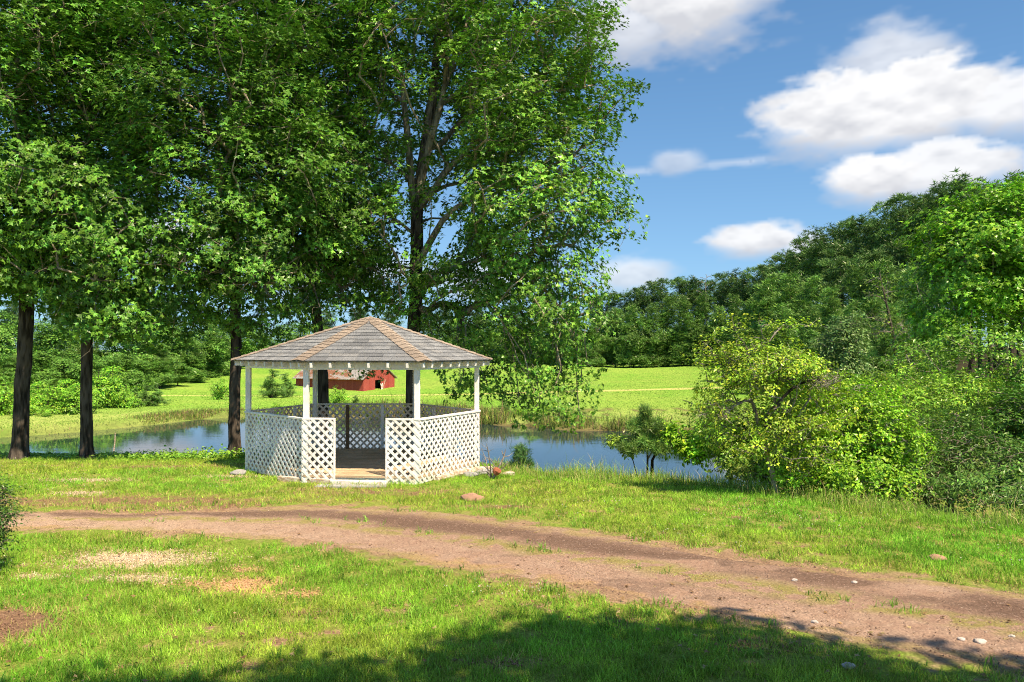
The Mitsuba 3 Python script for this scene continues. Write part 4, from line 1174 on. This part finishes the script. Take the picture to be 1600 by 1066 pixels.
oak('little yellow-leaved branch plant left of the pine sapling', [base(1000, 16.9), at(990, 715, 16.9), at(972, 695, 16.9)], .014,
    [B(966, 690, 16.9, .26, .2, .1), B(985, 702, 16.9, .2, .2, .14)], 34, 35, per=24, Rc=.12, size=.085, limb_r=.004, sep=.06, name='shrub', leaf=LEAF, flat=.7, twig=1, color=(.125, .175, .03), attach=.3, cat='bush')
oak('tiny dark pine seedling on the bank between the gazebo and the pond', [base(819, 16.2), at(818, 715, 16.2), at(816, 690, 16.2)], .013,
    [B(815, 712, 16.2, .14, .14, .16), B(806, 733, 16.2, .18, .15, .1), B(826, 726, 16.2, .1, .1, .1)], 34, 36, per=22, Rc=.09, size=.08, limb_r=.003, sep=.05, name='pine_sapling', leaf=NEEDLES, flat=.9, twig=0, color=(.035, .07, .03), attach=.15)
rng = np.random.default_rng(37)
key = thing('twig_shrub', 'bare twiggy dead shrub at the right corner of the gazebo', 'shrub')
ms = []
g = at(770, 748, 14.6); g[2] = float(land(g[0], g[1]))
for px, py, r in ((752, 700, .012), (760, 693, .013), (764, 712, .01), (790, 702, .019), (784, 722, .012), (748, 720, .01), (798, 718, .009), (772, 728, .016), (756, 728, .008), (779, 716, .008)):
    e = at(px, py, 14.6 + rng.uniform(-.25, .25))
    m1 = g * .6 + e * .4 + rng.normal(0, .05, 3); m2 = g * .25 + e * .75 + rng.normal(0, .04, 3)
    ms.append(tube(np.array([g + rng.normal(0, .025, 3) * [1, 1, 0] - [0, 0, .05], m1, m2, e]), [r * 1.4, r * 1.1, r * .8, r * .35], 6))
    for _ in range(3):
        d = unit(rng.normal(size=3) + [0, 0, .9]) * rng.uniform(.1, .25)
        ms.append(tube(np.array([m2, m2 + d * .5 + rng.normal(0, .02, 3), m2 + d]), [r * .5, r * .35, r * .15], 4, False))
put('stems', join(ms), 'mat_grey_wood', key, smooth=True)
scene['mat_rust'] = {'type': 'twosided', 'b': {'type': 'principled', 'base_color': rgb(.30, .10, .05), 'roughness': .9}}
m = rock(rng, (.08, .07, .07)); q = at(776, 737, 14.45)
put('withered_leaves', (m[0] + q, m[1]), 'mat_rust', key, smooth=False)
# box bush at the left edge of the picture
oak('small-leaved dark green box bush cut by the left edge of the photo', [(-5.72, 8.2, -.1), (-5.72, 8.2, .5), (-5.7, 8.2, 1.0)], .03,
    [(np.array([-5.74, 8.2, .62]), np.array([.38, .4, .6])), (np.array([-5.78, 8.15, .95]), np.array([.3, .3, .35]))], 150, 38, per=70, Rc=.13, size=.034, limb_r=.003, sep=.07, name='box_bush', leaf=LEAF, flat=.85, twig=3, color=(.034, .07, .016), attach=.05, shell=.3, cat='bush')

# ------------------------------------------------------------------ grass, reeds, small things on the ground
def blades(rng, x, y, length, width, lean, color, segs=1, z=None):
    n = len(x)
    z = land(x, y) if z is None else z
    a = rng.uniform(0, 2 * np.pi, n); b = rng.uniform(0, 2 * np.pi, n)
    base_ = np.stack([x, y, z - .005], 1)
    side = np.stack([np.cos(b), np.sin(b), 0 * b], 1) * (width / 2)[:, None]
    bend = np.stack([np.cos(a), np.sin(a), 0 * a], 1) * (length * lean)[:, None]
    up = np.stack([0 * a, 0 * a, length * np.sqrt(np.clip(1 - lean ** 2, .1, 1))], 1)
    if segs == 1:
        v = np.stack([base_ - side, base_ + side, base_ + bend + up], 1)
        f = np.array([[0, 1, 2]])
    else:
        m = base_ + bend * .28 + up * .6
        v = np.stack([base_ - side, base_ + side, m - side * .75, m + side * .75, base_ + bend + up * .95], 1)
        f = np.array([[0, 1, 3], [0, 3, 2], [2, 3, 4]])
    k = v.shape[1]
    F_ = f[None] + (np.arange(n) * k)[:, None, None]
    return v.reshape(-1, 3), F_.reshape(-1, 3), np.repeat(color, k, 0)


rng = np.random.default_rng(500)


def field_points(rng, n, y0, y1, pw, slope=.72, extra=.6):
    u = rng.uniform(0, 1, n)
    k = 2 - pw
    y = (y0 ** k + u * (y1 ** k - y0 ** k)) ** (1 / k)
    x = rng.uniform(-1, 1, n) * (y * slope + extra)
    return x, y


def lawn_keep(rng, x, y):
    ins = drive_inside(x, y)
    n1 = n2d(x, y, .9, 3, 31); n2 = n2d(x, y, 5.0, 3, 32)
    on = np.clip((-ins - .02 + (n1 - .5) * .7 + (n2 - .5) * .9) / .35, 0, 1)
    top, low = np.interp(x, DRIVE_TOP[:, 0], DRIVE_TOP[:, 1]), np.interp(x, DRIVE_LOW[:, 0], DRIVE_LOW[:, 1])
    t = (y - low) / (top - low)
    mid = np.clip(1 - np.abs(t - .5 - .15 * (n1 - .5)) / .1, 0, 1) * np.clip((n2 - .42) * 7, 0, 1) * np.where(x > .3, 1.2, .6)
    d = np.maximum(on, mid * .8)
    d = d * (1 - np.clip(patch_at(x, y) * 1.5 + (n2 - .5) * 1.4 - .35, 0, .97))
    d *= np.clip((n2 - .27) * 4.5, .1, 1)
    return rng.uniform(size=len(x)) < d, n1, n2, mid


x, y = field_points(rng, 640000, 5.0, 19.0, 1.6, .75, .8)
crest = np.interp(x, CREST[:, 0], CREST[:, 1])
inside_g = np.array([poly_sd(np.array([C[k] for k in ORDER]), x, y)])[0] < .02
ok, n1, n2, mid = lawn_keep(rng, x, y)
ok &= (y < crest + 1.2) & ~inside_g
x, y, n1, n2, mid = x[ok], y[ok], n1[ok], n2[ok], mid[ok]
ins = drive_inside(x, y)
L = rng.uniform(.03, .085, len(x)) * (.65 + .9 * n2d(x, y, 1.7, 3, 40)) * np.where(y > np.interp(x, DRIVE_TOP[:, 0], DRIVE_TOP[:, 1]), 1.1, 1.0)
L *= np.clip(-ins * 1.6 + .5, .35, 1)
w_ = (.0042 + .00045 * y) * rng.uniform(.7, 1.3, len(x))
ton = n2d(x, y, .55, 3, 41)[:, None]; fine = n2d(x, y, 4.0, 2, 42)[:, None]
ton = np.clip((ton - .5) * 2.2 + .5, 0, 1)
colr = np.array([[.19, .45, .035]]) * (1 - ton) + np.array([[.33, .47, .05]]) * ton
colr = colr * np.exp(rng.normal(0, .25, (len(x), 1))) * (.45 + 1.1 * fine)
dry = (rng.uniform(size=(len(x), 1)) < .045 + .75 * np.clip(patch_at(x, y)[:, None], 0, 1) + .35 * np.clip(1 + ins[:, None] * 1.2, 0, 1))
colr = np.where(dry, np.array([[.46, .38, .14]]) * np.exp(rng.normal(0, .2, (len(x), 1))), colr)
v, f, c = blades(rng, x, y, L, w_, rng.uniform(.2, .8, len(x)), colr)
put('lawn_grass', (v, f), 'mat_blade', color=c, kind='stuff', label='short bright green mown grass of the near lawn')
labels['lawn_grass']['category'] = 'grass'

# broad-leaved weeds and taller tufts in the lawn
x, y = field_points(rng, 5200, 5.2, 18.0, 1.4)
ok, n1, n2, mid = lawn_keep(rng, x, y)
ok &= (n2 > .5) & (y < np.interp(x, CREST[:, 0], CREST[:, 1]) + .4) & ~(poly_sd(np.array([C[k] for k in ORDER]), x, y) < .1)
x, y = x[ok], y[ok]
cnt = rng.integers(5, 12, len(x)); kk = np.repeat(np.arange(len(x)), cnt)
xx, yy = x[kk] + rng.normal(0, .035, len(kk)), y[kk] + rng.normal(0, .035, len(kk))
cc = np.array([[.17, .33, .04]]) * np.exp(rng.normal(0, .25, (len(x), 1)))[kk]
v, f, c = blades(rng, xx, yy, rng.uniform(.06, .14, len(kk)), rng.uniform(.006, .014, len(kk)), rng.uniform(.3, .85, len(kk)), cc, 2)
put('lawn_weeds', (v, f), 'mat_blade', color=c, kind='stuff', label='darker taller weed tufts scattered in the lawn')
labels['lawn_weeds']['category'] = 'weeds'

# tall grass on the edge of the bank
n = 26000
x = rng.uniform(-.4, 11.5, n)
cr = np.interp(x, CREST[:, 0], CREST[:, 1])
off = rng.normal(.15, .55, n) + np.where(x > 4, -.35, 0) * np.abs(rng.normal(0, 1, n))
y = cr + off
ok = rng.uniform(size=n) < np.clip((n2d(x, y, 1.3, 3, 50) - .3) * 4, .08, 1)
x, y = x[ok], y[ok]
L = rng.gamma(5, .045, len(x)) * (.55 + .9 * n2d(x, y, 1.1, 2, 51)) * np.interp(x, [-.4, 1.5, 3.5, 6, 11], [.7, .95, 1.0, .85, 1.05])
tan_ = rng.uniform(size=(len(x), 1)) < .2
col = np.where(tan_, np.array([[.52, .44, .2]]), np.array([[.25, .42, .06]])) * np.exp(rng.normal(0, .25, (len(x), 1)))
v, f, c = blades(rng, x, y, L, rng.uniform(.005, .012, len(x)), rng.uniform(.1, .75, len(x)), col, 2)
put('tall_grass', (v, f), 'mat_blade', color=c, kind='stuff', label='tall unmown green and straw grass along the edge of the bank')
labels['tall_grass']['category'] = 'grass'
# weedy fringe on the left part of the bank
n = 9000
x = rng.uniform(-14, -4.6, n); cr = np.interp(x, CREST[:, 0], CREST[:, 1])
y = cr + rng.normal(-.25, .25, n)
tall = np.interp(x, [-14, -10.5, -9, -7.5, -4.6], [.015, .02, .05, .09, .09])
pos = np.stack([x, y, land(x, y) + np.abs(rng.normal(0, 1, n)) * tall + .02], 1)
nor = unit(np.stack([rng.normal(0, .5, n), rng.normal(0, .5, n) - .2, np.ones(n)], 1))
v, f, c = scatter(LEAF, pos, nor, rng.normal(size=(n, 3)), rng.uniform(.05, .11, n), leaf_colors(rng, n, (.10, .175, .022), .25, .15))
put('bank_weeds', (v, f), 'mat_leaf', color=c, kind='stuff', label='bright leafy weeds along the left edge of the near bank')
labels['bank_weeds']['category'] = 'weeds'

# reeds and rank grass on the far shore
n = 42000
seg = rng.choice(len(POND), n, p=(lambda l: l / l.sum())(np.linalg.norm(np.roll(POND, -1, 0) - POND, axis=1) * (np.arange(len(POND)) <= 14)))
t = rng.uniform(0, 1, n)
p = POND[seg] * (1 - t[:, None]) + np.roll(POND, -1, 0)[seg] * t[:, None]
nrm2 = unit(p - np.array([-6, 32.0]))
den = n2d(p[:, 0], p[:, 1], .25, 3, 60)
p = p + nrm2 * (np.abs(rng.normal(0, .8, n)) - .15)[:, None]
ok = rng.uniform(size=n) < np.clip((den - .3) * 3.2, .06, 1)
p, den = p[ok], den[ok]
Lr = rng.gamma(6, .09, len(p)) * (.4 + 1.1 * den) * np.where(p[:, 0] < -15, .3, .9)
br = rng.uniform(size=(len(p), 1))
mixv = n2d(p[:, 0], p[:, 1], .6, 2, 61)[:, None]
col = np.where(br < .4 * mixv + .05, np.array([[.34, .25, .13]]), np.where(br < .8, np.array([[.15, .23, .05]]), np.array([[.30, .37, .07]]))) * np.exp(rng.normal(0, .25, (len(p), 1)))
zz = np.maximum(land(p[:, 0], p[:, 1]), WATER - .1)
v, f, c = blades(rng, p[:, 0], p[:, 1], Lr, rng.uniform(.02, .045, len(p)), rng.uniform(.05, .5, len(p)), col, 2, zz)
put('shore_reeds', (v, f), 'mat_blade', color=c, kind='stuff', label='brown and green reeds and rank grass along the far shore of the pond')
labels['shore_reeds']['category'] = 'reeds'
# meadow tufts beyond the shore
n = 60000
yy = 36 + 90 * rng.uniform(0, 1, n) ** 1.7
xx = rng.uniform(-1, 1, n) * (yy * .7)
ok = (poly_sd(POND, xx, yy) > .5) & (xx < 16 + .12 * yy)
xx, yy = xx[ok], yy[ok]
hh = rng.uniform(.03, .09, len(xx)) * np.where(yy < 52, 1.0, .8) * (.5 + n2d(xx, yy, .3, 2, 62))
tn = n2d(xx, yy, .2, 3, 63)[:, None]
col = (np.array([[.17, .36, .045]]) * (1 - tn) + np.array([[.26, .39, .07]]) * tn) * np.exp(rng.normal(0, .2, (len(xx), 1)))
v, f, c = blades(rng, xx, yy, hh, rng.uniform(.05, .13, len(xx)) * (yy / 60), rng.uniform(.2, .7, len(xx)), col)
put('meadow_grass', (v, f), 'mat_blade', color=c, kind='stuff', label='sunny yellow-green meadow grass beyond the pond')
labels['meadow_grass']['category'] = 'grass'

# clover heads
OCT = (np.array([[1, 0, 0], [0, 1, 0], [-1, 0, 0], [0, -1, 0], [0, 0, 1], [0, 0, -1.0]]), np.array([[0, 1, 4], [1, 2, 4], [2, 3, 4], [3, 0, 4], [1, 0, 5], [2, 1, 5], [3, 2, 5], [0, 3, 5]]))


def specks(rng, x, y, h, size, colors):
    n = len(x)
    pos = np.stack([x, y, land(x, y) + h], 1)
    return scatter(OCT, pos, unit(rng.normal(size=(n, 3))), rng.normal(size=(n, 3)), size, colors)


n = 4200
x, y = field_points(rng, n, 7.5, 17.5, 1.0)
ok = (y < np.interp(x, CREST[:, 0], CREST[:, 1]) + .2) & (drive_inside(x, y) < -.2) & (rng.uniform(size=n) < np.clip((n2d(x, y, .45, 3, 70) - .44) * 5, 0, 1)) & ((x > -.5) | (rng.uniform(size=n) < .4)) & (patch_at(x, y) < .3) & (poly_sd(np.array([C[k] for k in ORDER]), x, y) > .1)
x, y = x[ok], y[ok]
v, f, c = specks(rng, x, y, rng.uniform(.04, .09, len(x)), rng.uniform(.006, .011, len(x)), np.repeat([[.62, .62, .52]], len(x), 0))
put('clover_heads', (v, f), 'mat_blade', color=c, kind='stuff', label='tiny white clover heads dotted over the lawn')
labels['clover_heads']['category'] = 'clover'

# gravel of the drive and of the bare patches
scene['mat_pebble'] = {'type': 'twosided', 'b': {'type': 'principled', 'base_color': VC, 'roughness': .9, 'specular': .2}}
n = 20000
x, y = field_points(rng, n, 5.0, 13.5, 1.5)
ok = drive_inside(x, y) > .05
x, y = x[ok], y[ok]
cols = np.array([[.27, .185, .14], [.19, .12, .09], [.38, .30, .24], [.13, .085, .065]])[rng.choice(4, len(x), p=[.45, .33, .07, .15])] * np.exp(rng.normal(0, .15, (len(x), 1)))
v, f, c = specks(rng, x, y, rng.uniform(.004, .01, len(x)), rng.uniform(.003, .009, len(x)) * np.where(rng.uniform(size=len(x)) < .03, 1.8, 1), cols)
put('drive_gravel', (v, f), 'mat_pebble', color=c, kind='stuff', label='reddish gravel lying on the dirt drive')
labels['drive_gravel']['category'] = 'gravel'
xs_, ys_, cs_ = [], [], []
for px, py, rx, ry, s, kd in PATCH:
    if py > 9.8 and kd == 0: continue
    m = int((1700 if kd == 2 else 800) * rx * ry / .35)
    xs_.append(px + rng.normal(0, .5, m) * rx); ys_.append(py + rng.normal(0, .5, m) * ry)
    cs_.append({2: np.array([[.50, .40, .28]]), 1: np.array([[.46, .29, .16]]), 0: np.array([[.22, .13, .09]])}[kd] * np.exp(rng.normal(0, .25, (m, 1))))
x, y, cols = np.concatenate(xs_), np.concatenate(ys_), np.concatenate(cs_)
v, f, c = specks(rng, x, y, rng.uniform(.0, .012, len(x)), rng.uniform(.004, .013, len(x)), np.clip(cols, 0, .75))
put('patch_gravel', (v, f), 'mat_pebble', color=c, kind='stuff', label='pale and orange gravel showing through the bare patches of lawn')
labels['patch_gravel']['category'] = 'gravel'

# dead leaves lying in the grass and on the drive
n = 2600
x, y = field_points(rng, n, 5.2, 17.0, 1.2)
ok = (y < np.interp(x, CREST[:, 0], CREST[:, 1])) & (poly_sd(np.array([C[k] for k in ORDER]), x, y) > .1) & (rng.uniform(size=n) < np.clip((n2d(x, y, .5, 3, 80) - .38) * 4, .1, 1))
x, y = x[ok], y[ok]
pos = np.stack([x, y, land(x, y) + np.where(drive_inside(x, y) > 0, .012, rng.uniform(.02, .06, len(x)))], 1)
nor = unit(np.stack([rng.normal(0, .35, len(x)), rng.normal(0, .35, len(x)), np.ones(len(x))], 1))
cols = np.array([[.30, .19, .09], [.20, .12, .06], [.40, .31, .16]])[rng.choice(3, len(x))] * np.exp(rng.normal(0, .2, (len(x), 1)))
v, f, c = scatter(OAK, pos, nor, rng.normal(size=(len(x), 3)), rng.uniform(.025, .065, len(x)), cols)
put('leaf_litter', (v, f), 'mat_blade', color=c, kind='stuff', label='small brown dead leaves strewn over the lawn and the drive')
labels['leaf_litter']['category'] = 'leaves'

# single stones, ant hills, sticks
scene['mat_anthill'] = {'type': 'twosided', 'b': {'type': 'principled', 'base_color': mikit.proc(lambda p, n, uv: mix((.26, .14, .09), (.40, .25, .17), fbm(p.x * 40, p.y * 40, p.z * 40, 3))), 'roughness': .95}}
scene['mat_stone'] = {'type': 'twosided', 'b': {'type': 'principled', 'base_color': mikit.proc(lambda p, n, uv: mix((.34, .30, .27), (.52, .47, .43), fbm(p.x * 20, p.y * 20, p.z * 20, 3))), 'roughness': .9}}
for px, py, r, lab in ((738, 782, .17, 'reddish ant hill in the grass right of the gazebo'), (1463, 876, .1, 'brown ant hill in the grass beside the right end of the drive')):
    Yv = 2.44 * 1200 / (py - 548); b = at(px, py, Yv)
    m = rock(rng, (r, r * .9, r * .5))
    k = put('ant_hill', (m[0] + [b[0], b[1], float(land(b[0], b[1])) + .02], m[1]), 'mat_anthill', smooth=60)
    tag(k, lab, 'ant hill')
for px, py, r, lab in ((1532, 1008, .045, 'largest pale stone on the drive near the lower right corner'), (1502, 1004, .03, 'pale stone just left of the largest one on the drive'), (1581, 998, .025, 'pale stone at the far right end of the drive'), (1273, 975, .03, 'whitish stone at the near edge of the drive'),
                       (1326, 1045, .05, 'whitish stone in the shaded lawn below the drive'), (1242, 910, .03, 'pale stone on the far half of the drive, right of centre'), (1335, 913, .03, 'pale flat stone on the far half of the drive, right of the other'), (42, 1000, .05, 'reddish stone in the dark bed at the lower left')):
    Yv = 2.44 * 1200 / (py - 548); b = at(px, py, Yv)
    m = rock(rng, (r, r * .8, r * .5))
    k = put('stone', (m[0] + [b[0], b[1], float(land(b[0], b[1])) + .012], m[1]), 'mat_stone' if 'reddish' not in lab else 'mat_anthill', smooth=50)
    tag(k, lab, 'stone')
b0 = at(177, 706, 31); b0[2] = WATER - .2
k = put('stick', tube(np.array([b0, b0 + [.06, 0, .55], at(180, 676, 31)]), [.03, .025, .015], 6), 'mat_pale_wood', smooth=True)
tag(k, 'white stick standing in the pond right of the second oak trunk', 'stick')
